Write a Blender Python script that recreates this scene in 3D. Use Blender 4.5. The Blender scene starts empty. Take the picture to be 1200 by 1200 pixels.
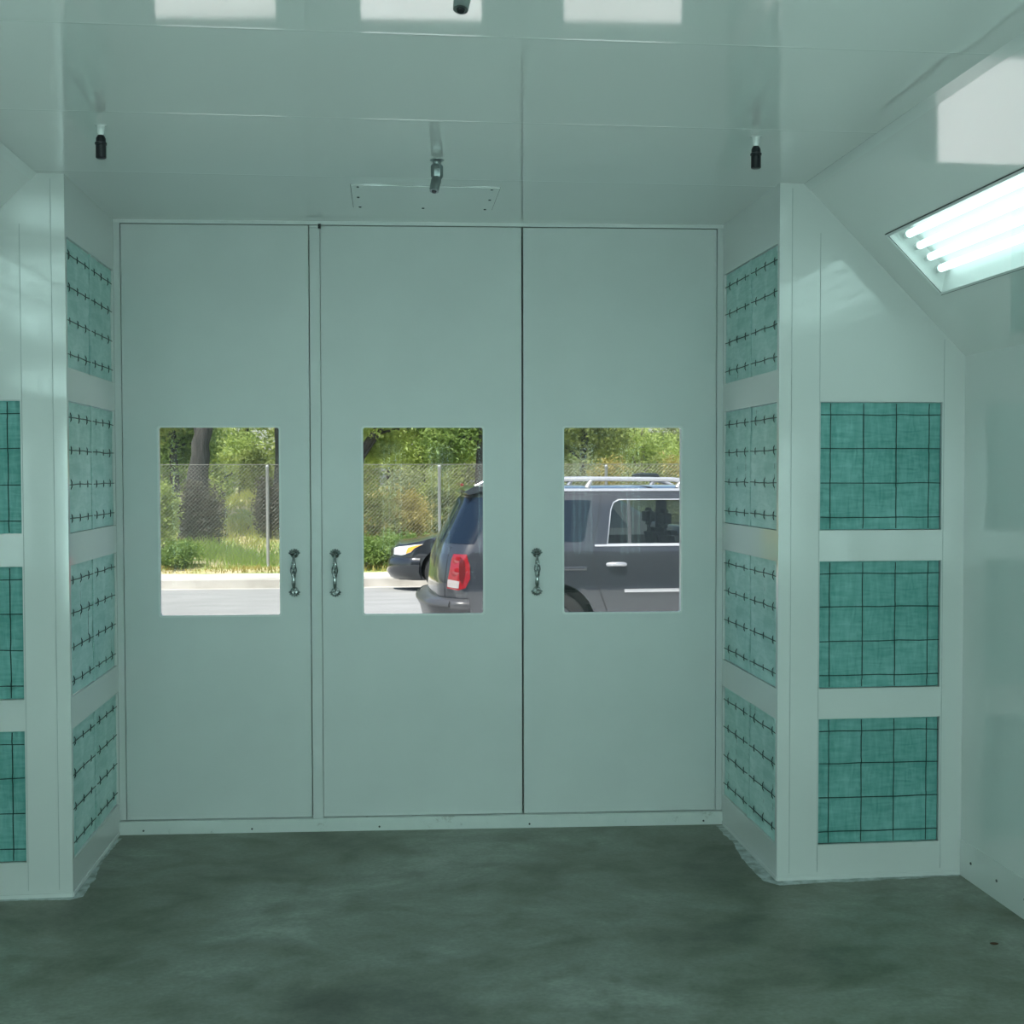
import bpy, bmesh, math, random
from mathutils import Vector, Matrix
from mathutils.geometry import delaunay_2d_cdt
C = bpy.context.scene.collection
R_ = random.Random(7)
PI = math.pi

# ------------------------------------------------------------------ camera numbers
F, YAW, PIT, ROL, EYE = 1425.83, .1008, .0311, -.0018, 1.6106

def ray(px, py):
    u = (px-600)/F; v = (py-600)/F
    c, s = math.cos(ROL), math.sin(ROL); u, v = u*c+v*s, -u*s+v*c
    cp, sp = math.cos(PIT), math.sin(PIT)
    Y = cp-v*sp*1.0; Z = -sp-v*cp
    cy, sy = math.cos(YAW), math.sin(YAW)
    return Vector((u*cy+Y*sy, -u*sy+Y*cy, Z))

def at(px, py, Y):
    r = ray(px, py); return Vector((0, 0, EYE)) + r*(Y/r.y)

# ------------------------------------------------------------------ helpers
def obj(name, bm, mat, parent=None, smooth=None, kind=None):
    me = bpy.data.meshes.new(name)
    bmesh.ops.recalc_face_normals(bm, faces=bm.faces)
    bm.to_mesh(me); bm.free()
    if smooth is not None:
        for p in me.polygons: p.use_smooth = True
        me.set_sharp_from_angle(angle=math.radians(smooth))
    for m in (mat if isinstance(mat, (list, tuple)) else [mat]): me.materials.append(m)
    o = bpy.data.objects.new(name, me); C.objects.link(o)
    if parent: o.parent = parent; o.matrix_parent_inverse = Matrix()
    if parent and parent.get('_w'): pass
    if kind: o['kind'] = kind
    return o

def rawobj(name, verts, faces, mat, parent=None, kind=None, smooth=False):
    me = bpy.data.meshes.new(name); me.from_pydata(verts, [], faces); me.update()
    if smooth:
        for p in me.polygons: p.use_smooth = True
    me.materials.append(mat)
    o = bpy.data.objects.new(name, me); C.objects.link(o)
    if parent: o.parent = parent
    if kind: o['kind'] = kind
    return o

def thing(name, label, cat, loc=(0, 0, 0), rotz=0, group=None):
    o = bpy.data.objects.new(name, None); C.objects.link(o)
    o.empty_display_size = .1
    o.location = loc; o.rotation_euler = (0, 0, rotz)
    o['label'] = label; o['category'] = cat
    if group: o['group'] = group
    return o

def tag(o, label, cat, group=None, kind=None):
    o['label'] = label; o['category'] = cat
    if group: o['group'] = group
    if kind: o['kind'] = kind
    return o

def dup(root, loc=None, label=None):
    r = root.copy(); C.objects.link(r)
    if loc is not None: r.location = loc
    if label: r['label'] = label
    for ch in list(root.children):
        c = ch.copy(); C.objects.link(c); c.parent = r
        for g in list(ch.children):
            d = g.copy(); C.objects.link(d); d.parent = c
    return r

def box(bm, x0, x1, y0, y1, z0, z1, fn=None):
    P = [(x0, y0, z0), (x1, y0, z0), (x1, y1, z0), (x0, y1, z0), (x0, y0, z1), (x1, y0, z1), (x1, y1, z1), (x0, y1, z1)]
    if fn: P = [fn(*p) for p in P]
    v = [bm.verts.new(p) for p in P]
    for f in ((0, 3, 2, 1), (4, 5, 6, 7), (0, 1, 5, 4), (1, 2, 6, 5), (2, 3, 7, 6), (3, 0, 4, 7)):
        bm.faces.new([v[i] for i in f])

def tube(bm, pts, rad, n=8, cap=True):
    pts = [Vector(p) for p in pts]
    if not isinstance(rad, (list, tuple)): rad = [rad]*len(pts)
    rings = []; ref = None
    for i, p in enumerate(pts):
        d = (pts[min(i+1, len(pts)-1)]-pts[max(i-1, 0)]).normalized()
        if ref is None: ref = Vector((0, 0, 1)) if abs(d.z) < .9 else Vector((1, 0, 0))
        a = (ref-d*ref.dot(d)).normalized(); ref = a; b = d.cross(a)
        rings.append([bm.verts.new(p+(a*math.cos(2*PI*k/n)+b*math.sin(2*PI*k/n))*rad[i]) for k in range(n)])
    for i in range(len(rings)-1):
        for k in range(n):
            bm.faces.new((rings[i][k], rings[i][(k+1) % n], rings[i+1][(k+1) % n], rings[i+1][k]))
    if cap:
        bm.faces.new(rings[0][::-1]); bm.faces.new(rings[-1])

def lathe(bm, prof, n=24, M=None):
    """prof: (r, h) about local z"""
    M = M or Matrix()
    rings = []
    for r, h in prof:
        if r < 1e-6: rings.append([bm.verts.new(M @ Vector((0, 0, h)))])
        else: rings.append([bm.verts.new(M @ Vector((r*math.cos(2*PI*k/n), r*math.sin(2*PI*k/n), h))) for k in range(n)])
    for a, b in zip(rings, rings[1:]):
        for k in range(n):
            q = [a[k % len(a)], a[(k+1) % n % len(a)], b[(k+1) % n % len(b)], b[k % len(b)]]
            u = []
            for t in q:
                if t not in u: u.append(t)
            if len(u) > 2: bm.faces.new(u)

def inside(p, poly):
    x, y = p; r = False; n = len(poly); j = n-1
    for i in range(n):
        xi, yi = poly[i]; xj, yj = poly[j]
        if (yi > y) != (yj > y) and x < (xj-xi)*(y-yi)/(yj-yi)+xi: r = not r
        j = i
    return r

def rect(x0, x1, y0, y1): return [(x0, y0), (x1, y0), (x1, y1), (x0, y1)]

def rrect(x0, x1, y0, y1, r, n=4):
    o = []
    for cx, cy, a in ((x1-r, y1-r, 0), (x0+r, y1-r, 90), (x0+r, y0+r, 180), (x1-r, y0+r, 270)):
        for k in range(n+1):
            t = math.radians(a+90*k/n); o.append((cx+r*math.cos(t), cy+r*math.sin(t)))
    return o

def subdiv(poly, step):
    o = []
    for i, p in enumerate(poly):
        q = poly[(i+1) % len(poly)]; L = math.hypot(q[0]-p[0], q[1]-p[1]); n = max(1, int(math.ceil(L/step)))
        for k in range(n): o.append((p[0]+(q[0]-p[0])*k/n, p[1]+(q[1]-p[1])*k/n))
    return o

def panel(bm, outer, holes, fn, th, grid=None):
    """flat or curved sheet with holes: fn(u, v, depth) -> 3D point; two skins and the rims"""
    if grid:
        outer = subdiv(outer, grid); holes = [subdiv(h, grid) for h in holes]
    V = [Vector(p) for p in outer]; E = [(i, (i+1) % len(outer)) for i in range(len(outer))]
    for h in holes:
        b = len(V); V += [Vector(p) for p in h]; E += [(b+i, b+(i+1) % len(h)) for i in range(len(h))]
    if grid:
        xs = [p[0] for p in outer]; ys = [p[1] for p in outer]
        x = min(xs)+grid*.5
        while x < max(xs):
            y = min(ys)+grid*.5
            while y < max(ys):
                q = (x, y)
                if inside(q, outer) and not any(inside(q, h) for h in holes): V.append(Vector(q))
                y += grid
            x += grid
    vo, eo, fo, *_ = delaunay_2d_cdt(V, E, [], 0, 1e-6)
    keep = []
    for f in fo:
        c = sum((vo[i] for i in f), Vector((0, 0)))/len(f)
        if inside(c, outer) and not any(inside(c, h) for h in holes): keep.append(f)
    a = [bm.verts.new(fn(p.x, p.y, 0)) for p in vo]
    cnt = {}
    for f in keep:
        bm.faces.new([a[i] for i in f])
        for i in range(len(f)):
            e = (f[i], f[(i+1) % len(f)]); k = tuple(sorted(e)); cnt[k] = None if k in cnt else e
    if th:
        b = [bm.verts.new(fn(p.x, p.y, th)) for p in vo]
        for f in keep: bm.faces.new([b[i] for i in f][::-1])
        for e in cnt.values():
            if e: bm.faces.new((a[e[1]], a[e[0]], b[e[0]], b[e[1]]))
        for v in [v for v in b if not v.link_faces]: bm.verts.remove(v)
    for v in [v for v in a if not v.link_faces]: bm.verts.remove(v)

# ------------------------------------------------------------------ materials
def mat(name, col=(.8, .8, .8), rough=.5, metal=0, ior=1.5, **k):
    m = bpy.data.materials.new(name); m.use_nodes = True
    b = m.node_tree.nodes['Principled BSDF']
    b.inputs['Base Color'].default_value = (*col, 1); b.inputs['Roughness'].default_value = rough
    b.inputs['Metallic'].default_value = metal; b.inputs['IOR'].default_value = ior
    for n, v in k.items(): b.inputs[n.replace('_', ' ')].default_value = v
    return m

def nodes(m): return m.node_tree.nodes, m.node_tree.links, m.node_tree.nodes['Principled BSDF']

def noise_col(m, stops, scale=5, detail=6, coord='Object', dist=0, rough=.5, stretch=(1, 1, 1)):
    N, L, b = nodes(m)
    tc = N.new('ShaderNodeTexCoord'); mp = N.new('ShaderNodeMapping'); mp.inputs['Scale'].default_value = stretch
    nz = N.new('ShaderNodeTexNoise'); nz.inputs['Scale'].default_value = scale; nz.inputs['Detail'].default_value = detail
    nz.inputs['Distortion'].default_value = dist; nz.inputs['Roughness'].default_value = rough
    cr = N.new('ShaderNodeValToRGB'); el = cr.color_ramp.elements
    el[0].position, el[0].color = stops[0][0], (*stops[0][1], 1); el[1].position, el[1].color = stops[-1][0], (*stops[-1][1], 1)
    for p, c in stops[1:-1]: e = el.new(p); e.color = (*c, 1)
    L.new(tc.outputs[coord], mp.inputs['Vector']); L.new(mp.outputs[0], nz.inputs['Vector']); L.new(nz.outputs['Fac'], cr.inputs[0]); L.new(cr.outputs[0], b.inputs['Base Color'])
    return nz, cr, mp

def bump(m, scale, strength, dist, detail=3, stretch=(1, 1, 1)):
    N, L, b = nodes(m)
    tc = N.new('ShaderNodeTexCoord'); mp = N.new('ShaderNodeMapping'); mp.inputs['Scale'].default_value = stretch
    nz = N.new('ShaderNodeTexNoise'); nz.inputs['Scale'].default_value = scale; nz.inputs['Detail'].default_value = detail
    bp = N.new('ShaderNodeBump'); bp.inputs['Strength'].default_value = strength; bp.inputs['Distance'].default_value = dist
    L.new(tc.outputs['Object'], mp.inputs[0]); L.new(mp.outputs[0], nz.inputs['Vector']); L.new(nz.outputs['Fac'], bp.inputs['Height']); L.new(bp.outputs[0], b.inputs['Normal'])

M_white = mat('white_paint', (.80, .815, .80), .07, ior=1.75); bump(M_white, 1.6, .5, .0012, 1)
M_ceil = mat('ceiling_paint', (.90, .90, .885), .045, ior=2.35); bump(M_ceil, 2.2, .5, .0010, 1)
M_door = mat('door_paint', (.76, .785, .775), .30, ior=1.5)
M_slope = mat('slope_enamel', (.90, .90, .885), .05, ior=3.0); bump(M_slope, 1.6, .5, .0012, 1)
noise_col(M_door, [(.35, (.745, .77, .76)), (.65, (.775, .80, .79))], 3, 3)
M_trim = mat('trim_paint', (.84, .86, .85), .25)
M_dark = mat('dark_gap', (.02, .022, .02), .8)
M_black = mat('black_plastic', (.006, .007, .012), .35)
M_gasket = mat('black_gasket', (.03, .035, .035), .6)
M_screw = mat('screw_metal', (.10, .11, .11), .4, .8)
M_chrome = mat('chrome', (.42, .44, .44), .16, 1.0)
M_steel = mat('grey_steel', (.30, .34, .34), .3, .9)
M_reflector = mat('white_reflector', (.85, .86, .85), .4)

def glassy(name, tint, haze=0., ior=1.45, rough=0., hazecol=(.8, .8, .8), gcol=1.):
    m = bpy.data.materials.new(name); m.use_nodes = True
    N, L = m.node_tree.nodes, m.node_tree.links; N.clear()
    out = N.new('ShaderNodeOutputMaterial'); tr = N.new('ShaderNodeBsdfTransparent'); tr.inputs[0].default_value = (*tint, 1)
    gl = N.new('ShaderNodeBsdfGlossy'); gl.inputs['Roughness'].default_value = rough; gl.inputs[0].default_value = (gcol, gcol, gcol, 1); 
    ge = N.new('ShaderNodeNewGeometry'); dt = N.new('ShaderNodeVectorMath'); dt.operation = 'DOT_PRODUCT'; L.new(ge.outputs['Normal'], dt.inputs[0]); L.new(ge.outputs['Incoming'], dt.inputs[1])
    ab = N.new('ShaderNodeMath'); ab.operation = 'ABSOLUTE'; L.new(dt.outputs['Value'], ab.inputs[0])
    om = N.new('ShaderNodeMath'); om.operation = 'SUBTRACT'; om.inputs[0].default_value = 1; L.new(ab.outputs[0], om.inputs[1])
    pw = N.new('ShaderNodeMath'); pw.operation = 'POWER'; pw.inputs[1].default_value = 5; L.new(om.outputs[0], pw.inputs[0])
    f0 = ((ior-1)/(ior+1))**2
    fr = N.new('ShaderNodeMapRange'); fr.inputs[3].default_value = f0; fr.inputs[4].default_value = 1; L.new(pw.outputs[0], fr.inputs[0])
    df = N.new('ShaderNodeBsdfDiffuse'); df.inputs[0].default_value = (*hazecol, 1)
    m1 = N.new('ShaderNodeMixShader'); m1.inputs[0].default_value = haze; m2 = N.new('ShaderNodeMixShader')
    L.new(tr.outputs[0], m1.inputs[1]); L.new(df.outputs[0], m1.inputs[2])
    L.new(fr.outputs[0], m2.inputs[0]); L.new(m1.outputs[0], m2.inputs[1]); L.new(gl.outputs[0], m2.inputs[2]); L.new(m2.outputs[0], out.inputs[0])
    return m
M_pane = glassy('door_glass', (.96, .98, .97), .010, 1.4, gcol=.10)
M_pane1 = glassy('hazy_door_glass', (.95, .97, .95), .05, 1.4, gcol=.10)
M_pane2 = glassy('dusty_door_glass', (.93, .95, .94), .05, 1.4, gcol=.10)
M_cover = glassy('fixture_glass', (.96, .98, .97), 0, 1.4)
M_autoglass = glassy('tinted_auto_glass', (.72, .77, .76), 0, 1.3)
M_privacy = mat('privacy_glass', (.008, .016, .030), .03, ior=1.32)

def emit(name, col, s):
    m = bpy.data.materials.new(name); m.use_nodes = True
    N, L = m.node_tree.nodes, m.node_tree.links; N.clear()
    out = N.new('ShaderNodeOutputMaterial'); e = N.new('ShaderNodeEmission'); e.inputs[0].default_value = (*col, 1); e.inputs[1].default_value = s
    L.new(e.outputs[0], out.inputs[0]); return m
M_tube = emit('fluorescent_tube', (.69, .985, .965), 2.8)
M_tube_fill = emit('fill_light_tube', (.69, .985, .965), 9.6)  # stronger tubes for the added wall lights out of view

# concrete floor
M_floor = mat('concrete_floor', (.2, .22, .19), .42)
N, L, b = nodes(M_floor)
nz, cr, mp = noise_col(M_floor, [(.30, (.085, .097, .070)), (.44, (.165, .182, .138)), (.55, (.225, .248, .205)), (.72, (.40, .43, .385))], 1.25, 12, dist=.35, rough=.68, stretch=(1, 1.25, 1))
n2 = N.new('ShaderNodeTexNoise'); n2.inputs['Scale'].default_value = 4.2; n2.inputs['Detail'].default_value = 8; n2.inputs['Distortion'].default_value = .5
r2 = N.new('ShaderNodeValToRGB'); r2.color_ramp.elements[0].position = .3; r2.color_ramp.elements[0].color = (.60, .62, .54, 1); r2.color_ramp.elements[1].position = .52; r2.color_ramp.elements[1].color = (1, 1, 1, 1)
mx = N.new('ShaderNodeMix'); mx.data_type = 'RGBA'; mx.blend_type = 'MULTIPLY'; mx.inputs[0].default_value = .8
L.new(mp.outputs[0], n2.inputs['Vector']); L.new(n2.outputs['Fac'], r2.inputs[0]); L.new(cr.outputs[0], mx.inputs[6]); L.new(r2.outputs[0], mx.inputs[7])
n3 = N.new('ShaderNodeTexNoise'); n3.inputs['Scale'].default_value = 60; n3.inputs['Detail'].default_value = 6
r3 = N.new('ShaderNodeMapRange'); r3.inputs[1].default_value = .3; r3.inputs[2].default_value = .7; r3.inputs[3].default_value = .88; r3.inputs[4].default_value = 1.12; L.new(mp.outputs[0], n3.inputs['Vector']); L.new(n3.outputs['Fac'], r3.inputs[0])
mx2 = N.new('ShaderNodeVectorMath'); mx2.operation = 'SCALE'; L.new(mx.outputs[2], mx2.inputs[0]); L.new(r3.outputs[0], mx2.inputs['Scale'])
L.new(mx2.outputs[0], b.inputs['Base Color'])
rr = N.new('ShaderNodeMapRange'); rr.inputs[3].default_value = .3; rr.inputs[4].default_value = .6; L.new(nz.outputs['Fac'], rr.inputs[0]); L.new(rr.outputs[0], b.inputs['Roughness'])
M_residue = mat('paint_residue', (.5, .56, .56), .5); noise_col(M_residue, [(.35, (.30, .34, .32)), (.6, (.58, .64, .64))], 22, 4)

# filter fibre: crossing fine strands
def fibre(name, c0, c1, sheen):
    m = mat(name, c1, .55, Sheen_Weight=sheen, Sheen_Roughness=.35)
    N, L, b = nodes(m); b.inputs['Sheen Tint'].default_value = (.75, .95, .92, 1)
    tc = N.new('ShaderNodeTexCoord')
    fac = []
    for ax, off in (((1, .35, .35), .6), ((.35, .35, 1), -.6)):
        mp = N.new('ShaderNodeMapping'); mp.inputs['Rotation'].default_value = (0, off, 0); mp.inputs['Scale'].default_value = (10, 10, 55) if off > 0 else (55, 10, 10)
        n = N.new('ShaderNodeTexNoise'); n.inputs['Scale'].default_value = 1.; n.inputs['Detail'].default_value = 5; n.inputs['Distortion'].default_value = .8
        L.new(tc.outputs['Object'], mp.inputs[0]); L.new(mp.outputs[0], n.inputs['Vector']); fac.append(n)
    big = N.new('ShaderNodeTexNoise'); big.inputs['Scale'].default_value = 5; big.inputs['Detail'].default_value = 3; L.new(tc.outputs['Object'], big.inputs['Vector'])
    a = N.new('ShaderNodeMath'); a.operation = 'ADD'; L.new(fac[0].outputs['Fac'], a.inputs[0]); L.new(fac[1].outputs['Fac'], a.inputs[1])
    a2 = N.new('ShaderNodeMath'); a2.operation = 'ADD'; L.new(a.outputs[0], a2.inputs[0]); L.new(big.outputs['Fac'], a2.inputs[1])
    mr = N.new('ShaderNodeMapRange'); mr.inputs[1].default_value = 1.2; mr.inputs[2].default_value = 1.85; L.new(a2.outputs[0], mr.inputs[0])
    cr = N.new('ShaderNodeValToRGB'); cr.color_ramp.elements[0].color = (*c0, 1); cr.color_ramp.elements[1].color = (*c1, 1)
    L.new(mr.outputs[0], cr.inputs[0]); L.new(cr.outputs[0], b.inputs['Base Color'])
    bp = N.new('ShaderNodeBump'); bp.inputs['Strength'].default_value = .5; bp.inputs['Distance'].default_value = .004
    L.new(a2.outputs[0], bp.inputs['Height']); L.new(bp.outputs[0], b.inputs['Normal'])
    return m
M_media = fibre('green_filter_fibre', (.12, .38, .345), (.25, .56, .53), .25)
M_media2 = fibre('sheen_paled_fibre', (.36, .62, .57), (.62, .82, .79), .6)  # paler copy of the filter fibre, grazing sheen put into its colour
M_wire = mat('dark_wire', (.03, .07, .06), .5, .4)

# ------------------------------------------------------------------ room dimensions
H = 2.74
XL, XR, YL, YR = -1.207, 1.5184, 4.7434, 4.6353
WR, WL = 2.277, -1.966
CR, CL, ZC = 1.6165, -1.305, 2.0758
YB = -1.7
T0, T1 = .337, .640
def D(u, off, z): return Vector((u, 5.5109-.0444*u-off, z))
def struct(name, bm, m, parent=None, smooth=None):
    o = obj(name, bm, m, parent, smooth)
    if not parent: o['kind'] = 'structure'
    return o

# floor
bm = bmesh.new(); panel(bm, [(WL-.1, YB-.1), (WR+.1, YB-.1), (WR+.1, 5.45), (WL-.1, 5.65)], [], lambda u, v, d: Vector((u, v, -d)), .12)
floor = struct('floor', bm, M_floor)
# overspray residue left along the foot of the walls
def residue(pts, w, seed):
    rr = random.Random(seed); bm = bmesh.new(); P = []
    for (a, b_), (c, d) in zip(pts, pts[1:]):
        n = int(math.hypot(c-a, d-b_)/.008)+1
        nx, ny = (d-b_), -(c-a); l = math.hypot(nx, ny); nx /= l; ny /= l
        for k in range(n): P.append((a+(c-a)*k/n, b_+(d-b_)*k/n, nx, ny))
    prev = None; ww = w
    for x, y, nx, ny in P:
        ww = max(.006, min(w*1.9, ww+rr.uniform(-.0028, .0028)))
        q = [bm.verts.new((x, y, .0008)), bm.verts.new((x+nx*ww, y+ny*ww, .0008))]
        if prev: bm.faces.new((prev[0], prev[1], q[1], q[0]))
        prev = q
    obj('paint_residue', bm, M_residue, floor)
residue([(XL+.004, 5.5), (XL+.004, YL-.004), (WL, YL-.004)][::-1], .026, 1)
residue([(XR-.004, 5.40), (XR-.004, YR-.004), (WR, YR-.004)], .028, 2)
bm = bmesh.new(); lathe(bm, [(0, .0), (.016, .0008), (.019, .002), (.012, .005), (0, .006)], 12, Matrix.Translation(ray(1165, 1106)*(EYE/-ray(1165, 1106).z)+Vector((0, 0, EYE))) @ Matrix.Scale(.62, 4) @ Matrix.Scale(1.3, 4, (1, 0, 0)))
tag(obj('leaf_scrap', bm, mat('rust_scrap', (.10, .045, .02), .7), smooth=60), 'tiny rust-brown scrap lying on the concrete floor near the right wall', 'debris')

# ceiling: panels across the room, rounded beads at their joints, a shallow turn-down near the doors
seams = [-1.46, -.69, .08, .85, 1.62, 2.39, 3.16, 3.93, 4.70]
def ceil_z(y):
    z = H-.0045*max(0, 3.93-y)      # panels sag a little towards the middle of the booth
    for s in seams:
        t = (y-s)/.008
        if abs(t) < 1: z -= .0008*(math.cos(t*PI)+1)/2
    return z
ys = [YB]
for s in seams: ys += [s-.3] + [s+k*.0009 for k in range(-9, 10)]
ys += [5.1, 5.3, 5.66]
ys = sorted(ys)
bm = bmesh.new()
xs = [WL-.1, CL-.05, CR+.05, WR+.1]
g = [[bm.verts.new((x, y, ceil_z(y))) for x in xs] for y in ys]
for i in range(len(ys)-1):
    for k in range(3): bm.faces.new((g[i][k], g[i][k+1], g[i+1][k+1], g[i+1][k]))
t_ = [[bm.verts.new((x, y, H+.08)) for x in (xs[0], xs[-1])] for y in (ys[0], ys[-1])]
bm.faces.new((t_[0][0], t_[0][1], t_[1][1], t_[1][0]))
bm.faces.new([t_[0][0]]+g[0]+[t_[0][1]]); bm.faces.new([t_[1][0]]+g[-1]+[t_[1][1]])
bm.faces.new([t_[0][0]]+[r[0] for r in g]+[t_[1][0]]); bm.faces.new([t_[0][1]]+[r[-1] for r in g]+[t_[1][1]])
struct('ceiling', bm, M_ceil, smooth=25)

# side walls, slopes, rear wall
def wallx(name, x, s):
    bm = bmesh.new()
    panel(bm, rect(YB, 5.62 if s < 0 else 5.42, 0, ZC+.02), [rect(a, a+T1-T0, .72, 1.97) for a in (1.55, -.2)], lambda u, v, d: Vector((x+s*d, u, v)), .06)
    w = struct(name, bm, M_white)
    for y in (3.55, 2.35, 1.25):          # folded panel joints
        bm = bmesh.new(); box(bm, x-s*.0015, x, y-.0025, y+.0025, .16, ZC); obj('panel_joint', bm, M_trim, w)
    return w
wallx('wall_right', WR, 1); wallx('wall_left', WL, -1)
RX = [-1.75, -1.25, -.75, -.25, .25, .75, 1.25, 1.75]
bm = bmesh.new(); panel(bm, rect(WL-.08, WR+.08, 0, H), [rect(x, x+T1-T0, .72, 1.97) for x in RX], lambda u, v, d: Vector((u, YB-d, v)), .07); struct('wall_rear', bm, M_white)

FX_Y = [(3.155, 4.405), (1.60, 2.85), (.05, 1.30), (-1.5, -.25)]

def slope(side):
    c, w = (CR, WR) if side > 0 else (CL, WL)
    Ln = math.hypot(w-c, H-ZC); dx, dz = (w-c)/Ln, (ZC-H)/Ln
    n = Vector((-side*abs(dz), 0, -abs(dx)))
    return lambda t, y, d: Vector((c+dx*t, y, H+dz*t)) + n*(-d), Ln
for side, nm in ((1, 'right'), (-1, 'left')):
    fn, Ln = slope(side)
    yend = YR if side > 0 else YL
    bm = bmesh.new(); panel(bm, [(0-.0, YB), (Ln, YB), (Ln, yend), (0, yend)], [rect(T0, T1, a, b_) for a, b_ in FX_Y], lambda t, y, d, fn=fn: fn(t, y, d), .004)
    sl = struct('wall_slope_'+nm, bm, M_slope)
    # folded flange where slope meets ceiling
    bm = bmesh.new(); panel(bm, rect(.0, .035, YB, yend), [], lambda t, y, d, fn=fn: fn(t, y, -.003+d), .003); obj('ceiling_flange', bm, M_white, sl)

# exhaust chamber faces beside the doors: front faces (towards camera) and side faces (towards doors)
FZ = [(2.018, 2.512), (1.387, 1.892), (.760, 1.265), (.138, .640)]
FXR = (1.686, 2.184); FXL = (-1.875, -1.377)
def face_front(name, x0, cx, wx, y, fx, s):
    outl = [(x0, 0), (wx, 0), (wx, ZC), (cx, H), (x0, H)]
    bm = bmesh.new(); panel(bm, outl, [rect(fx[0], fx[1], a, b_) for a, b_ in FZ[1:]], lambda u, v, d: Vector((u, y+d, v)), .012)
    w = struct(name, bm, M_white)
    e = .0016
    for x in ([x0+s*.050, x0+s*.164, x0+s*.672]):
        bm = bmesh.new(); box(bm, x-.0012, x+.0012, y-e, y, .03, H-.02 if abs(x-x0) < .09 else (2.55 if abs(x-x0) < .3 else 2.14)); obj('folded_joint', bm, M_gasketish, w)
    bm = bmesh.new(); box(bm, x0, wx, y-.004, y, 0, .016) if s > 0 else box(bm, wx, x0, y-.004, y, 0, .016); obj('foot_flange', bm, M_white, w)
    return w
M_gasketish = mat('joint_line_grey', (.55, .58, .57), .4)  # grey of the folded panel joints
face_front('wall_chamber_right', XR, CR, WR, YR, FXR, 1)
face_front('wall_chamber_left', XL, CL, WL, YL, FXL, -1)
def face_side(name, x, y0, y1, s):
    bm = bmesh.new()
    panel(bm, rect(y0+.012, y1, 0, H), [rect(y0+.026, y1-.012, a, b_) for a, b_ in FZ], lambda u, v, d: Vector((x+s*d, u, v)), .012)
    w = struct(name, bm, M_white)
    bm = bmesh.new(); box(bm, x-s*.003 if s > 0 else x, x if s > 0 else x+.003, y0+.002, y1, 0, .016); obj('foot_flange', bm, M_white, w)
YDR, YDL = 5.5109-.0444*XR-.004, 5.5109-.0444*XL-.004
face_side('wall_chamber_side_right', XR, YR, YDR, 1)
face_side('wall_chamber_side_left', XL, YL, YDL, -1)

# front wall around the door opening
bm = bmesh.new()
box(bm, WL-.06, XL, 5.565, 5.62, 0, H); box(bm, XR, WR+.06, 5.445, 5.53, 0, H)
struct('wall_front', bm, M_white)
bm = bmesh.new(); panel(bm, rect(-11, 13, -.3, 4.8), [rect(XL-.03, XR+.03, -.02, 2.78)], lambda u, v, d: D(u, -.10-d, v), .12)
struct('wall_outside', bm, mat('stucco', (.42, .40, .36), .9))
# frame of the doors
DZ0, DZ1 = .062, 2.720
bm = bmesh.new(); panel(bm, rect(XL, XR, 2.7235, H), [], lambda u, v, d: D(u, .006-d, v), .05); struct('trim_1', bm, M_trim)
bm = bmesh.new(); panel(bm, rect(XL, -1.179, DZ0, 2.7235), [], lambda u, v, d: D(u, .003-d, v), .05); struct('trim_2', bm, M_door)
bm = bmesh.new(); panel(bm, rect(1.4915, XR, DZ0, 2.7235), [], lambda u, v, d: D(u, .003-d, v), .05); struct('trim_3', bm, M_door)
M_sill = mat('sill_paint', (.8, .84, .82), .3); noise_col(M_sill, [(.30, (.42, .42, .38)), (.40, (.78, .82, .80)), (.7, (.83, .86, .84))], 9, 7, rough=.7)
bm = bmesh.new(); panel(bm, rect(XL, XR, 0, .058), [], lambda u, v, d: D(u, .022-d, v), .09)
sill = struct('trim_4', bm, M_sill)
for u in (-1.10, -.62, -.05, .63, 1.43):
    bm = bmesh.new(); lathe(bm, [(.0045, 0), (.0045, .002), (0, .003)], 8, Matrix.Translation(D(u, .022, .018)) @ Matrix.Rotation(PI/2, 4, 'X')); obj('screw', bm, M_screw, sill)
# ------------------------------------------------------------------ doors
WZ = (.9760, 1.8245)
def make_pull():
    """ornate chrome pull handle, 0.2 m: scalloped feet and an open twisted grip"""
    ft = bmesh.new(); ft2 = bmesh.new()
    for sgn, b_ in ((1, ft), (-1, ft2)):
        z = .088*sgn
        for k in range(7):            # scalloped leaf foot
            a = (-75+k*25)*PI/180; d = Vector((math.sin(a), 0, math.cos(a)*sgn))
            tube(b_, [Vector((0, -.004, z-sgn*.006)), Vector((0, -.009, z-sgn*.006))+d*.015, Vector((0, -.003, z-sgn*.006))+d*.0255], [.006, .0072, .003], 8)
        lathe(b_, [(.0, .0), (.019, .0), (.018, .004), (.011, .009), (.0, .011)], 16, Matrix.Translation((0, 0, z-sgn*.004)) @ Matrix.Rotation(PI/2, 4, 'X'))
    gr = bmesh.new()
    tube(gr, [(0, -.006, .082), (0, -.018, .074), (0, -.028, .062), (0, -.031, .052)], [.005, .0055, .0065, .0085], 12)
    tube(gr, [(0, -.006, -.082), (0, -.018, -.074), (0, -.028, -.062), (0, -.030, -.050), (0, -.032, -.030), (0, -.033, -.012)], [.005, .0055, .0075, .0095, .0085, .005], 12)
    for k in range(4):                # open basket twist
        pts = []
        for i in range(15):
            t = i/14; z = .054-t*.078; a = 2*PI*k/4+t*PI*1.0
            r = .0035+.0085*math.sin(PI*min(1, max(0, t)))**.7
            pts.append((r*math.cos(a), -.032+r*math.sin(a), z))
        tube(gr, pts, .0033, 6)
    return ft, ft2, gr
pull_proto = None
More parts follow.
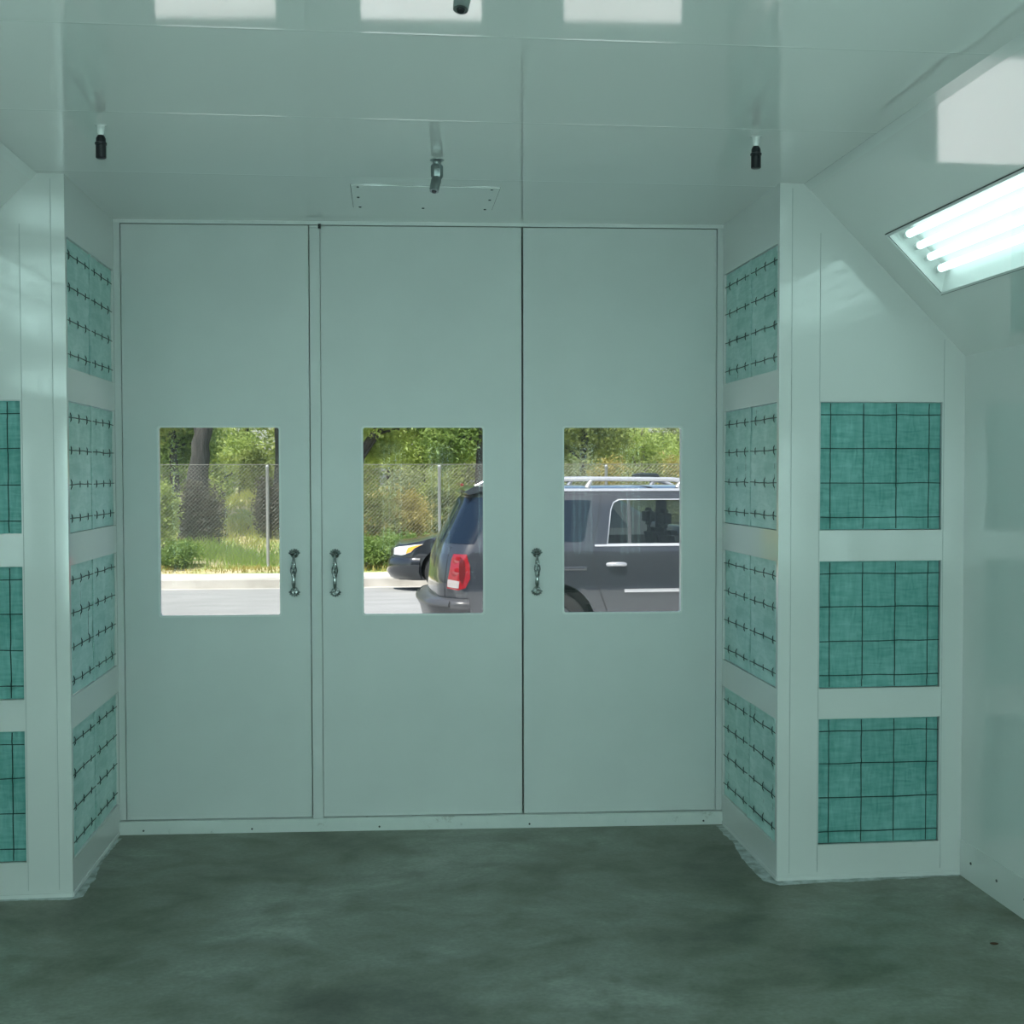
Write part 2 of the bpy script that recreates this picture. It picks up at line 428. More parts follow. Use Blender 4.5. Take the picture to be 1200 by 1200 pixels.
def door(n, u0, u1, wu, pane_m, hu, latch=None):
    global pull_proto
    root = bpy.data.objects.new('door_%d' % n, None); C.objects.link(root); root['kind'] = 'structure'; root.empty_display_size = .1
    root.location = D(u0, 0, 0)
    o = root.location
    f = lambda u, off, z: D(u, off, z)-o
    bm = bmesh.new(); panel(bm, rect(u0, u1, DZ0, DZ1), [rrect(wu[0], wu[1], *WZ, .012)], lambda u, v, d: f(u, -d, v), .045)
    obj('door_leaf', bm, M_door, root)
    bm = bmesh.new(); panel(bm, rrect(wu[0]-.004, wu[1]+.004, WZ[0]-.004, WZ[1]+.004, .014), [rrect(wu[0]+.004, wu[1]-.004, WZ[0]+.004, WZ[1]-.004, .010)], lambda u, v, d: f(u, .0025-d, v), .006)
    wf = obj('window_frame', bm, mat('window_edge', (.88, .9, .88), .3), root)
    bm = bmesh.new(); panel(bm, rect(wu[0]-.001, wu[1]+.001, WZ[0]-.001, WZ[1]+.001), [], lambda u, v, d: f(u, -.012-d, v), .005)
    obj('window_pane', bm, pane_m, root)
    h = bpy.data.objects.new('door_handle', None); C.objects.link(h); h.parent = root; h.empty_display_size = .05
    h.location = f(hu[0], .0, hu[1]); h.rotation_euler = (0, 0, math.atan(-.0444))
    if pull_proto is None:
        a, b_, g = make_pull()
        pull_proto = [obj('handle_foot', a, M_chrome, h, 40), obj('handle_foot', b_, M_chrome, h, 40), obj('handle_grip', g, M_chrome, h, 50)]
    else:
        for p in pull_proto: c = p.copy(); C.objects.link(c); c.parent = h
    return root, f
door(1, -1.176, -.3525, (-1.0225, -.4854), M_pane1, (-.4245, 1.170))
door(2, -.300, .5990, (-.1182, .4272), M_pane, (-.2415, 1.168))
door(3, .6070, 1.4885, (.7877, 1.3315), M_pane2, (.667, 1.167))
# narrow meeting strip between the first two leaves
bm = bmesh.new(); panel(bm, rect(-.3475, -.302, DZ0-.012, DZ1-.004), [], lambda u, v, d: D(u, .010-d, v), .05); struct('trim_5', bm, M_door)
for nm, c in (('trim_6', -.350), ('trim_7', -.301), ('trim_8', .603)):
    bm = bmesh.new(); panel(bm, rect(c-.03, c+.03, DZ0-.03, 2.735), [], lambda u, v, d: D(u, -.046-d, v), .02); struct(nm, bm, M_dark if c > 0 else mat('strip_seal', (.16, .17, .165), .6))
for nm, q in (('trim_9', rect(XL, XR, 2.69, 2.75)), ('trim_10', rect(XL, XR, .03, .09)), ('trim_11', rect(XL-.02, -1.15, .03, 2.75)), ('trim_12', rect(1.46, XR+.02, .03, 2.75))):
    bm = bmesh.new(); panel(bm, q, [], lambda u, v, d: D(u, -.046-d, v), .02); struct(nm, bm, mat('edge_seal', (.35, .37, .36), .6))
# latch block at the top of the strip
b0 = thing('door_latch', 'small black latch block at the top of the strip between the first two doors', 'latch', D(-.302, .012, 2.712))
bm = bmesh.new(); box(bm, -.006, .006, -.012, .004, -.008, .012); obj('bolt', bm, M_black, b0)
bm = bmesh.new(); box(bm, -.045, -.004, -.006, .002, -.004, .006); obj('bracket', bm, M_trim, b0)

# ------------------------------------------------------------------ filters
def puffy(u0, u1, v0, v1, nu, nv, fn, amp, seed):
    rr = random.Random(seed); bm = bmesh.new(); k = 6; g = []
    ph = rr.uniform(0, 6)
    for j in range(nv*k+1):
        row = []
        for i in range(nu*k+1):
            u = u0+(u1-u0)*i/(nu*k); v = v0+(v1-v0)*j/(nv*k)
            d = amp*.4*math.sin(11*u+ph+3*v)*math.sin(8*v+ph*2+2*u)+rr.uniform(-.0008, .0008)
            row.append(bm.verts.new(fn(u, v, d)))
        g.append(row)
    for j in range(nv*k):
        for i in range(nu*k): bm.faces.new((g[j][i], g[j][i+1], g[j+1][i+1], g[j+1][i]))
    # back skin and rim: a pad 4 cm thick
    c = [bm.verts.new(fn(u, v, -.04)) for u, v in ((u0, v0), (u1, v0), (u1, v1), (u0, v1))]
    bm.faces.new(c)
    bm.faces.new(g[0]+[c[1], c[0]]); bm.faces.new(g[-1]+[c[2], c[3]])
    bm.faces.new([r[0] for r in g]+[c[3], c[0]]); bm.faces.new([r[-1] for r in g]+[c[2], c[1]])
    return bm
def wires(us, vs, u0, u1, v0, v1, fn, r, seed, bury=0):
    rr = random.Random(seed); bm = bmesh.new()
    for u in us:
        zs = sorted([v0, v1]+[v+q for v in vs for q in (-.022, -.010, .010, .022)]); zs = [z for z in zs if v0 <= z <= v1]
        tube(bm, [fn(u+rr.uniform(-.0012, .0012), z, (.0025 if bury else .006)-bury*(0 if min(abs(z-v) for v in vs) < .016 else 1)) for z in zs], r, 5)
    for v in vs:
        tube(bm, [fn(u0+(u1-u0)*k/6, v+rr.uniform(-.002, .002), (.0045 if bury else .009)+rr.uniform(-.0008, .0008)) for k in range(7)], r, 5)
    return bm
ORD_F = ['upper', 'middle', 'bottom']
ORD_S = ['top', 'second', 'third', 'bottom']
def filt(name, label, group, origin, fn, w, h, nu, ui, vi, m, seed, r=.0018, bury=0):
    t = thing(name, label, 'filter', origin, 0, group)
    obj('filter_pad', puffy(.002, w-.002, .002, h-.002, nu, 4, fn, .006, seed), m, t, 60)
    obj('wire_grid', wires([w*x for x in ui], [h*x for x in vi], .004-0, w-.004, .006, h-.006, fn, r, seed+9, bury), M_wire, t, 60)
    return t
for side, fx, y in ((1, FXR, YR), (-1, FXL, YL)):
    for k, (a, b_) in enumerate(FZ[1:]):
        sd = 'right' if side > 0 else 'left'
        filt('intake_filter', '%s green fibre filter of the three with square wire grid, %s wall facing the camera' % (ORD_F[k], sd), 'filters facing the camera, %s chamber' % sd,
             (fx[0], y+.016, a), lambda u, v, d: Vector((u, -d, v)), fx[1]-fx[0], b_-a, 4, (.09, .36, .63, .90), (.10, .37, .64, .90), M_media, 10*k+side+3)
for side, x, y0, y1 in ((1, XR, YR+.026, YDR-.012), (-1, XL, YL+.026, YDL-.012)):
    sd = 'right' if side > 0 else 'left'
    wm = (y1-y0)/2
    for k, (a, b_) in enumerate(FZ):
        for j in range(2):
            pos = 'camera-side half' if j == 0 else 'door-side half'
            ft_ = filt('intake_filter', '%s-row sheen-paled green filter, %s side wall of door recess, %s' % (ORD_S[k], sd, pos), 'filters in the %s side wall of the door recess' % sd,
                 (x+side*.010, y0+j*(wm+.012)+.001, a), lambda u, v, d, s=side: Vector((-s*d, u, v)), wm-.014, b_-a, 3, (.17, .50, .83), (.11, .37, .63, .88), M_media2 if k < 4 else M_media, 50+10*k+j*3+side, r=.0019, bury=.006)
            if j == 1:
                bm = bmesh.new()
                for q in range(24):
                    z0, z1 = (b_-a)*q/24+.001, (b_-a)*(q+1)/24; dd = [.004+.0015*math.sin(q*.7+k*2+side), .004+.0015*math.sin((q+1)*.7+k*2+side)]
                    box(bm, -side*dd[0] if side > 0 else 0, 0 if side > 0 else dd[0], -.027, .0, z0, z1)
                obj('edge_band', bm, M_media2, ft_)

# ------------------------------------------------------------------ light fixtures
def fixture(side, a, b_, label, fn=None, group='fluorescent fixtures in the sloped panels'):
    fn = fn or slope(side)[0]
    o = fn((T0+T1)/2, (a+b_)/2, 0)
    f = lambda t, y, d: fn(t, y, d)-o
    r = thing('light_fixture', label, 'ceiling light' if 'sloped' in group else 'wall light', o, 0, group)
    dp = .075
    bm = bmesh.new()                    # open white trough
    P = [(T0+.003, 0), (T0+.03, dp), (T1-.05, dp), (T1-.003, 0)]
    for (t0, d0), (t1, d1) in zip(P, P[1:]):
        bm.faces.new([bm.verts.new(f(*q)) for q in ((t0, a+.003, d0), (t1, a+.003, d1), (t1, b_-.003, d1), (t0, b_-.003, d0))])
    for y in (a+.003, b_-.003): bm.faces.new([bm.verts.new(f(t, y, d)) for t, d in P])
    P2 = [(T0+.001, .004), (T0+.028, dp+.004), (T1-.048, dp+.004), (T1-.001, .004)]
    for (t0, d0), (t1, d1) in zip(P2, P2[1:]):
        bm.faces.new([bm.verts.new(f(*q)) for q in ((t0, a+.001, d0), (t1, a+.001, d1), (t1, b_-.001, d1), (t0, b_-.001, d0))])
    for y in (a+.001, b_-.001): bm.faces.new([bm.verts.new(f(t, y, d)) for t, d in P2])
    obj('housing', bm, M_reflector, r)
    bm = bmesh.new(); panel(bm, rect(T0-.006, T1+.006, a-.006, b_+.006), [rect(T0+.004, T1-.004, a+.004, b_-.004)], lambda t, y, d: f(t, y, -.004+d), .004)
    obj('gasket', bm, M_gasket, r)
    bm = bmesh.new(); panel(bm, rect(T0-.003, T1+.003, a-.003, b_+.003), [rect(T0+.006, T1-.006, a+.006, b_-.006)], lambda t, y, d: f(t, y, -.006+d), .002)
    obj('rim', bm, M_trim, r)
    bm = bmesh.new(); panel(bm, rect(T0+.004, T1-.004, a+.004, b_-.004), [], lambda t, y, d: f(t, y, -.002+d), .003)
    obj('glass_cover', bm, M_cover, r)
    for k in range(4):
        t = T0+.05+k*.0585; d = .045
        bm = bmesh.new(); tube(bm, [f(t, a+.045, d), f(t, b_-.045, d)], .0145, 14); tb = obj('fluorescent_tube', bm, M_tube if 'sloped' in group else M_tube_fill, r, 40)
        for y0, y1 in ((a+.012, a+.045), (b_-.045, b_-.012)):
            bm = bmesh.new(); tube(bm, [f(t, y0, d), f(t, y1, d)], [.012, .0155] if y0 < (a+b_)/2 else [.0155, .012], 14); obj('end_cap', bm, M_trim, tb, 40)
pos_w = ['nearest the doors', 'second from the doors', 'third from the doors', 'farthest from the doors']
for side in (1, -1):
    for (a, b_), p in zip(FX_Y, pos_w):
        fixture(side, a, b_, 'four-tube fluorescent light recessed in the %s sloped ceiling panel, %s' % ('right' if side > 0 else 'left', p))

WF_Y = [(1.55, 1.86), (-.2, .11)]  # unseen side-wall lights, added to brighten the doors and ceiling
for side in (1, -1):
    wx = WR if side > 0 else WL
    for (a, b_), p in zip(WF_Y, ['nearer the doors', 'farther from the doors']):
        fixture(side, .72, 1.97, 'added four-tube fill light in the %s wall behind the camera, %s' % ('right' if side > 0 else 'left', p),
                lambda t, z, d, s=side, y=a: Vector(((WR if s > 0 else WL)+s*d, y+(t-T0), z)), 'added fill lights in the side walls')
for k, x in enumerate(RX):  # rear-wall lights added out of view to lift the room's brightness
    fixture(1, .72, 1.97, 'added four-tube fill light in the rear wall, %s from the left wall' % ['nearest', 'second', 'third', 'fourth', 'fifth', 'sixth', 'seventh', 'farthest'][k],
            lambda t, z, d, x=x: Vector((x+(t-T0), YB-d, z)), 'added fill lights in the rear wall')
# ------------------------------------------------------------------ ceiling nozzles and hatch
def nozzle(p, label):
    zc = ceil_z(p.y)+.003
    r = thing('ceiling_nozzle', label, 'nozzle', (p.x, p.y, zc), 0, 'black-tipped nozzles hanging from the ceiling')
    bm = bmesh.new(); lathe(bm, [(0, 0), (.021, 0), (.021, -.003), (.013, -.006), (.011, -.03), (.008, -.036), (.008, -.045), (0, -.045)], 20); obj('white_collar', bm, M_white, r, 40)
    bm = bmesh.new(); lathe(bm, [(0, -.036), (.010, -.036), (.0125, -.040), (.0155, -.046), (.0155, -.058), (.019, -.060), (.019, -.066), (.0165, -.068), (.0165, -.108), (.013, -.1105), (0, -.1105)], 20); obj('black_tip', bm, M_black, r, 40)
nozzle(at(118, 147, 4.08), 'black-tipped nozzle hanging from the ceiling on the left')
nozzle(at(886, 160, 4.01), 'black-tipped nozzle hanging from the ceiling on the right')
def knuckle(p, label, g='steel knuckle nozzles on the ceiling centre line'):
    zc = ceil_z(p.y)+.003
    r = thing('pipe_nozzle', label, 'nozzle', (p.x, p.y, zc), 0, g)
    bm = bmesh.new(); lathe(bm, [(0, 0), (.026, 0), (.026, -.004), (.015, -.010), (.013, -.022), (0, -.022)], 20); obj('flange', bm, M_steel, r, 40)
    bm = bmesh.new(); lathe(bm, [(0, -.018), (.018, -.018), (.022, -.024), (.022, -.060), (.017, -.070), (0, -.072)], 6); obj('hex_body', bm, M_steel, r, 30)
    bm = bmesh.new(); tube(bm, [(0, .0, -.058), (-.004, -.006, -.080), (-.009, -.012, -.102), (-.011, -.016, -.118)], [.015, .019, .018, .0165], 18)
    obj('swivel', bm, M_steel, r, 40)
    bm = bmesh.new(); tube(bm, [(-.011, -.0162, -.1175), (-.0114, -.0175, -.122)], [.0095, .008], 14); obj('orifice', bm, M_black, r, 40)
knuckle(at(512, 188, 4.42), 'grey steel swivel nozzle on the ceiling in front of the hatch panel')
kp = at(545, -56, 2.69); knuckle(kp, 'grey steel nozzle whose tip just enters at the top edge above the middle door')
pa, pb, pc, pd = [at(*q) for q in ((412, 217, 4.829), (585, 219, 4.803), (577, 247, 5.239), (415, 244, 5.243))]
hp = thing('access_panel', 'rectangular screwed access hatch panel on the ceiling above the middle door', 'hatch', (.15, 5.02, H+.001))
bm = bmesh.new(); panel(bm, rect(-.292, .292, -.205, .205), [], lambda u, v, d: Vector((u, v, -.004+d)), .004); obj('cover_plate', bm, M_ceil, hp)
bm = bmesh.new(); panel(bm, rect(-.2945, .2945, -.2085, .207), [], lambda u, v, d: Vector((u, v, -.0012+d)), .0012); obj('seal', bm, M_gasket, hp)
for u, v in ((-.265, -.18), (0.02, -.18), (.262, -.18), (-.265, .18), (.0, .18), (.262, .18), (-.268, 0), (.268, 0)):
    bm = bmesh.new(); lathe(bm, [(0, -.004), (.006, -.004), (.005, -.007), (0, -.008)], 10, Matrix.Translation((u, v, 0))); obj('screw', bm, M_screw, hp)

# kick plate on the right wall
def kick(x, s, nm, y1):
    bm = bmesh.new(); panel(bm, rect(YB, y1, 0, .145), [], lambda u, v, d: Vector((x-s*(.004-d), u, v)), .004)
    k = struct(nm, bm, M_white)
    y = y1-.09
    while y > 1.5:
        bm = bmesh.new(); lathe(bm, [(0, 0), (.006, 0), (.005, .003), (0, .004)], 8, Matrix.Translation((x-s*.004, y, .075)) @ Matrix.Rotation(-s*PI/2, 4, 'Y')); obj('screw', bm, M_screw, k); y -= .205
kick(WR, 1, 'baseboard_right', YR-.005); kick(WL, -1, 'baseboard_left', YL-.005)

# =================================================================== OUTDOORS
M_apron = mat('apron_concrete', (.6, .59, .56), .8); noise_col(M_apron, [(.3, (.74, .73, .71)), (.7, (.82, .81, .79))], 2, 8)
M_road = mat('asphalt', (.3, .3, .29), .85); noise_col(M_road, [(.3, (.27, .27, .26)), (.7, (.345, .34, .33))], 1.2, 10, stretch=(1, 3, 1)); 
M_curb = mat('curb_concrete', (.5, .48, .44), .8); noise_col(M_curb, [(.3, (.36, .34, .30)), (.65, (.56, .53, .48))], 1.5, 8)
M_walk = mat('sidewalk', (.6, .57, .5), .8); noise_col(M_walk, [(.3, (.52, .49, .42)), (.65, (.70, .66, .58))], 2.5, 8)
M_soil = mat('verge_soil', (.5, .43, .28), .9); noise_col(M_soil, [(.30, (.58, .49, .34)), (.46, (.48, .43, .22)), (.55, (.28, .34, .10)), (.75, (.42, .44, .16))], 1.4, 9)

def strip(name, prof, m, x0=-30, x1=36, n=1):
    bm = bmesh.new(); rows = []
    for y, z in prof: rows.append([bm.verts.new((x0+(x1-x0)*k/n, y+(.012*(x0+(x1-x0)*k/n) if y > 15 else 0), z)) for k in range(n+1)])
    for a, b_ in zip(rows, rows[1:]):
        for k in range(n): bm.faces.new((a[k], a[k+1], b_[k+1], b_[k]))
    o = obj(name, bm, m); o['kind'] = 'structure'; return o
G0 = -.29
strip('apron', [(5.5, -.10), (5.62, -.03), (8.2, G0), (11.2, G0)], M_apron)
strip('road', [(11.2, G0), (14, G0+.02), (18.6, -.215), (19.8, -.23), (20.98, -.335)], M_road)
strip('gutter', [(20.98, -.335), (21.30, -.345), (21.32, -.345)], M_curb)
strip('curb', [(21.30, -.36), (21.32, -.205), (21.36, -.19), (21.50, -.185), (21.50, -.3)], M_curb)
strip('pavement', [(21.50, -.188), (22.25, -.17)], M_walk)
def verge_z(x, y):
    t = max(0, y-22.25)
    z = -.17+.05*min(t, 1.2)+.018*max(0, t-1.2)
    mx_, my = x+3.55, y-31.5
    z += 1.05*math.exp(-(mx_*mx_/2.4+my*my/14))
    z += .04*math.sin(1.7*x+.6*y)+.03*math.sin(3.1*x-1.3*y)
    if y < 22.5: z = min(z, -.165)
    return z
vv = []; ff = []; nx, ny = 110, 70
for j in range(ny+1):
    for i in range(nx+1):
        x = -30+66*i/nx; y = 22.22+.0*x+(55*(j/ny)**1.5)
        y2 = y+.012*x; vv.append((x, y2, verge_z(x, y2-.012*x) if j else -.175))
for j in range(ny):
    for i in range(nx):
        a = j*(nx+1)+i; ff.append((a, a+1, a+nx+2, a+nx+1))
vg = rawobj('verge_ground', vv, ff, M_soil, smooth=True); vg['kind'] = 'structure'

# foliage materials
def leafmat(name, a, b_, c, scale=1.2):
    m = bpy.data.materials.new(name); m.use_nodes = True
    N, L, p = nodes(m); p.inputs['Roughness'].default_value = .5
    nz, cr, mp = noise_col(m, [(.30, a), (.5, b_), (.72, c)], scale, 8, rough=.75)
    tr = N.new('ShaderNodeBsdfTranslucent'); mx = N.new('ShaderNodeMixShader'); mx.inputs[0].default_value = .5
    L.new(cr.outputs[0], tr.inputs[0]); L.new(p.outputs[0], mx.inputs[1]); L.new(tr.outputs[0], mx.inputs[2]); L.new(mx.outputs[0], N['Material Output'].inputs[0])
    return m
LM = {
 'olive': leafmat('olive_leaves', (.09, .12, .03), (.28, .34, .09), (.58, .62, .22)),
 'green': leafmat('green_leaves', (.08, .14, .03), (.22, .33, .08), (.44, .54, .18)),
 'lime': leafmat('lime_leaves', (.20, .28, .06), (.44, .54, .16), (.72, .78, .34)),
 'dark': leafmat('dark_brush', (.07, .065, .05), (.14, .13, .10), (.24, .225, .17)),
 'gold': leafmat('golden_brush', (.20, .20, .05), (.46, .40, .11), (.72, .62, .24)),
 'grey': leafmat('grey_green_leaves', (.10, .12, .05), (.26, .31, .13), (.54, .56, .30)),
 'grass': leafmat('verge_grass', (.14, .24, .04), (.34, .48, .10), (.66, .66, .26), .9),
}
M_bark = mat('bark', (.05, .045, .04), .9); noise_col(M_bark, [(.3, (.022, .021, .02)), (.7, (.075, .07, .065))], 6, 8, stretch=(4, 4, .6)); bump(M_bark, 10, .8, .03, 6, (3, 3, .5))
M_bark2 = mat('pale_bark', (.3, .27, .22), .9); noise_col(M_bark2, [(.3, (.18, .16, .13)), (.7, (.38, .34, .28))], 6, 8)

def leaves(blobs, n, size, seed):
    """blobs: (centre, radii, weight); leaves are bent quads gathered in sprays"""
    rr = random.Random(seed); V = []; Fc = []
    W = [b_[2] for b_ in blobs]
    for _ in range(n//14):
        c, r, w = rr.choices(blobs, W)[0]
        d = Vector((rr.gauss(0, 1), rr.gauss(0, 1), rr.gauss(0, 1))).normalized()
        q = rr.random()**.45
        p = Vector(c)+Vector((d.x*r[0], d.y*r[1], d.z*r[2]))*q
        sp = size*rr.uniform(2.2, 4)
        for _ in range(14):
            s = p+Vector((rr.gauss(0, 1), rr.gauss(0, 1), rr.gauss(0, .8)))*sp*.6
            a = Vector((rr.gauss(0, 1), rr.gauss(0, 1), rr.gauss(-.2, .8))).normalized()
            b_ = a.cross(Vector((rr.gauss(0, 1), rr.gauss(0, 1), rr.gauss(0, 1)))).normalized()
            l = size*rr.uniform(.7, 1.4); wd = l*rr.uniform(.28, .45); i = len(V); nrm = a.cross(b_)
            V += [s-a*l, s+b_*wd-nrm*wd*.2, s+a*l, s-b_*wd-nrm*wd*.2]; Fc += [(i, i+1, i+2), (i, i+2, i+3)]
    return V, Fc

def tree(x, y, label, trunk_r, trunk_pts, blobs, n, size, lm, seed, bark=None, group='trees beyond the wire fence', limbs=5, name='tree', cat='tree'):
    z = verge_z(x, y-.012*x)-.03
    t = thing(name, label, cat, (x, y, z), 0, group)
    rr = random.Random(seed); bm = bmesh.new()
    P = [Vector(p) for p in trunk_pts]; n_ = len(P)
    rad = [trunk_r*(1.25 if i == 0 else 1-.6*i/(n_-1)) for i in range(n_)]
    P2 = []; R2 = []
    for i in range(n_-1):
        for k in range(4):
            f = k/4; P2.append(P[i].lerp(P[i+1], f)+Vector((rr.uniform(-.1, .1), rr.uniform(-.1, .1), 0))*trunk_r); R2.append(rad[i]+(rad[i+1]-rad[i])*f)
    P2.append(P[-1]); R2.append(rad[-1])
    tube(bm, P2, R2, 12)
    for k in range(limbs):
        i = rr.randrange(len(P2)//3, len(P2)); c = Vector(rr.choice(blobs)[0])+Vector((rr.uniform(-.3, .3), rr.uniform(-.3, .3), rr.uniform(-.3, .3)))
        q = P2[i]; m_ = (q+c)/2+Vector((rr.uniform(-.2, .2), rr.uniform(-.2, .2), .2)); r = R2[i]*.45
        pts = [q*(1-f)**2+m_*2*f*(1-f)+c*f*f for f in [j/8 for j in range(9)]]
        tube(bm, pts, [r*(1-.8*j/8) for j in range(9)], 7)
    obj('trunk', bm, bark or M_bark, t, 60)
    V, Fc = leaves(blobs, n, size, seed); rawobj('foliage', V, Fc, LM[lm], t)
    return t

def bush(x, y, w, h, label, n, size, lm, seed, group='bushes along the verge', d=None, stems=6):
    z = verge_z(x, y-.012*x)-.02
    t = thing('bush', label, 'bush', (x, y, z), 0, group); rr = random.Random(seed); bm = bmesh.new()
    blobs = []
    for k in range(6):
        a = rr.uniform(0, 6.28); q = rr.uniform(0, .45)
        blobs.append(((math.cos(a)*w*q, math.sin(a)*(d or w)*q*.6, h*rr.uniform(.35, .62)), (w*.38, (d or w)*.34, h*.38), 1))
    for k in range(stems):
        c = Vector(blobs[k % 6][0]); tube(bm, [(rr.uniform(-.05, .05), rr.uniform(-.05, .05), 0), c*.5+Vector((rr.uniform(-.05, .05), 0, 0)), c*1.2], [.02, .014, .005], 6)
    obj('stems', bm, M_bark2, t, 60)
    V, Fc = leaves(blobs, n, size, seed); rawobj('foliage', V, Fc, LM[lm], t)
    return t
def X(px, Y): return at(px, 600, Y).x

tree(X(233, 27), 27, 'thick dark leaning tree trunk behind the fence seen through the left window', .27, [(-.12, 0, 0), (-.02, 0, 1.2), (.06, 0, 2.1), (.22, 0, 3.2), (.3, 0, 4.6)],
     [((-1.0, .4, 4.3), (1.3, 1.2, 1.1), 1), ((1.1, .6, 4.6), (1.3, 1.2, 1.1), 1), ((0, 1.0, 5.2), (1.6, 1.4, 1.0), 1), ((-1.25, 1.6, 2.9), (.8, .6, .8), .6), ((1.3, 1.8, 3.2), (.8, .6, .6), .5)], 16000, .06, 'olive', 21)
tree(X(326, 29), 29, 'slim dark tree at the right edge of the left window', .15, [(0, 0, 0), (.05, 0, 1.5), (0, 0, 3), (.1, 0, 4.5)],
     [((.3, .3, 4.2), (1.2, 1.1, 1.2), 1), ((-.1, .4, 3.1), (.5, .6, .6), .5), ((.5, 0, 2.8), (.45, .5, .7), .4)], 9000, .06, 'green', 22)
tree(X(566, 28), 28, 'dark trunked tree at the right edge of the middle window', .17, [(0, 0, 0), (-.04, 0, 1.6), (.05, 0, 3), (.1, 0, 4.6)],
     [((0, .2, 3.9), (1.4, 1.2, 1.1), 1), ((-.9, .3, 2.9), (.8, .8, .6), .6), ((.3, .3, 2.5), (.6, .7, .7), .6), ((-.8, -.2, 2.3), (.6, .5, .6), .5)], 15000, .055, 'green', 23)
tree(X(428, 28.5), 28.5, 'tree with a low slanting dark branch in the upper left of the middle window', .14, [(-.3, 0, 0), (-.25, 0, 1.2), (-.1, 0, 2.2), (.5, 0, 3.0), (1.2, 0, 3.6)],
     [((-.2, .2, 3.1), (.8, .8, .7), 1), ((.9, .2, 3.2), (1.0, .8, .7), 1), ((1.6, .4, 3.0), (.9, .8, .6), 1), ((.2, .8, 2.4), (.7, .5, .4), .6)], 14000, .055, 'lime', 24)
tree(X(500, 33), 33, 'bright green tree filling the top of the middle window', .14, [(0, 0, 0), (0, 0, 1.6), (.1, 0, 3), (.1, 0, 4.6)],
     [((0, .2, 3.6), (1.8, 1.2, 1.3), 1), ((1.5, .3, 2.7), (1.1, .8, .8), .6), ((-1.4, .3, 2.6), (.9, .7, .9), .6), ((.1, -.5, 2.35), (1.5, .5, .8), .9)], 18000, .06, 'lime', 25)
tree(X(682, 29), 29, 'olive tree in the upper left of the right window behind the SUV', .13, [(0, 0, 0), (0, 0, 1.6), (.1, 0, 3), (.1, 0, 4.6)],
     [((0, .2, 3.1), (1.0, 1.0, 1.1), 1), ((.6, .3, 2.4), (.7, .8, .7), .6), ((-.7, .3, 2.3), (.7, .7, .9), .6)], 14000, .055, 'olive', 26)
tree(X(748, 31), 31, 'pale green tree with airy crown above the SUV roof', .11, [(0, 0, 0), (0, 0, 1.6), (.1, 0, 2.2), (.1, 0, 2.9)],
     [((-.1, .2, 2.35), (.9, 1.0, .55), 1), ((.8, .3, 2.1), (.8, .8, .6), .7), ((-.9, .3, 2.1), (.7, .7, .8), .6)], 11000, .055, 'lime', 27, M_bark2)
tree(X(800, 33), 33, 'grey-green tree with pale bare limbs at the right edge of the right window', .11, [(0, 0, 0), (0, 0, 1.6), (.25, 0, 2.4), (.6, 0, 3.4)],
     [((.3, .2, 2.5), (1.1, 1.0, .6), 1), ((-.6, .3, 2.1), (.8, .8, .6), .5)], 8000, .055, 'grey', 28, M_bark2, limbs=9)
tree(X(205, 31), 31, 'green tree left of the leaning trunk, upper left of the left window', .13, [(0, 0, 0), (0, 0, 1.6), (-.1, 0, 3), (.1, 0, 4.6)],
     [((-.2, .2, 3.3), (1.0, 1.0, 1.2), 1), ((-.5, .3, 1.9), (.8, .8, .9), .7), ((.5, .4, 2.3), (.5, .5, .8), .5)], 13000, .06, 'green', 29)
tree(X(240, 36), 36, 'bright green tree behind the grassy mound', .13, [(0, 0, 0), (0, 0, 1.6), (-.1, 0, 3), (.1, 0, 4.6)],
     [((-.5, .2, 4.3), (1.3, 1.0, 1.0), 1), ((.9, .3, 2.2), (.7, .8, .5), .7), ((-.7, .4, 2.3), (.7, .5, .6), .5), ((.9, .4, 4.1), (.9, .5, .7), .5)], 12000, .065, 'lime', 30)
bush(X(236, 25.6), 25.6, .78, 1.65, 'dark brown brush around the foot of the leaning trunk', 9000, .035, 'dark', 41, d=.7)
bush(X(190, 25), 25, .5, 1.75, 'tall light green bush at the left edge of the left window', 5000, .045, 'lime', 42)
bush(X(316, 27.5), 27.5, .45, 1.45, 'dark dry brush beside the wire fence post in the left window', 4500, .04, 'dark', 43)
bush(X(306, 33.5), 33.5, .8, 1.5, 'yellow-green bush on top of the grassy mound', 6000, .05, 'olive', 44)
bush(X(205, 23.0), 22.75, .85, .55, 'low green weed clump at the foot of the fence in the left window', 3500, .035, 'green', 45)
bush(X(470, 25), 25, 1.25, 1.45, 'golden-leaved bush behind the fence in the middle window', 8000, .042, 'gold', 46)
bush(X(437, 24.8), 24.8, 1.1, 1.6, 'olive bush at the left edge of the middle window', 7000, .042, 'olive', 47)
bush(X(520, 26), 26, 1.5, 1.9, 'olive-green bush behind the fence beside the grey SUV rear', 8000, .045, 'olive', 48)
bush(X(478, 27), 27, 1.9, 2.2, 'grey-green thicket high in the middle window', 8000, .05, 'grey', 49)
bush(X(430, 23), 22.7, .9, .6, 'low green weeds left of the parked sedan', 3500, .035, 'green', 50)
bush(X(476, 23), 22.8, .9, .65, 'low green weeds behind the bonnet of the parked sedan', 3500, .035, 'green', 51)
bush(X(672, 25.5), 25.5, 1.4, 2.3, 'grey-brown brush above the rear of the SUV roof', 6000, .045, 'grey', 52)
bush(X(712, 26), 26, 1.3, 2.25, 'golden brush above the middle of the SUV roof', 6000, .045, 'gold', 53)
bush(X(752, 26), 26, 1.3, 2.3, 'olive brush behind the SUV roof rack', 6000, .045, 'olive', 54)
bush(X(795, 26), 26, 1.2, 2.3, 'dry golden brush at the right edge of the right window', 6000, .045, 'gold', 55)
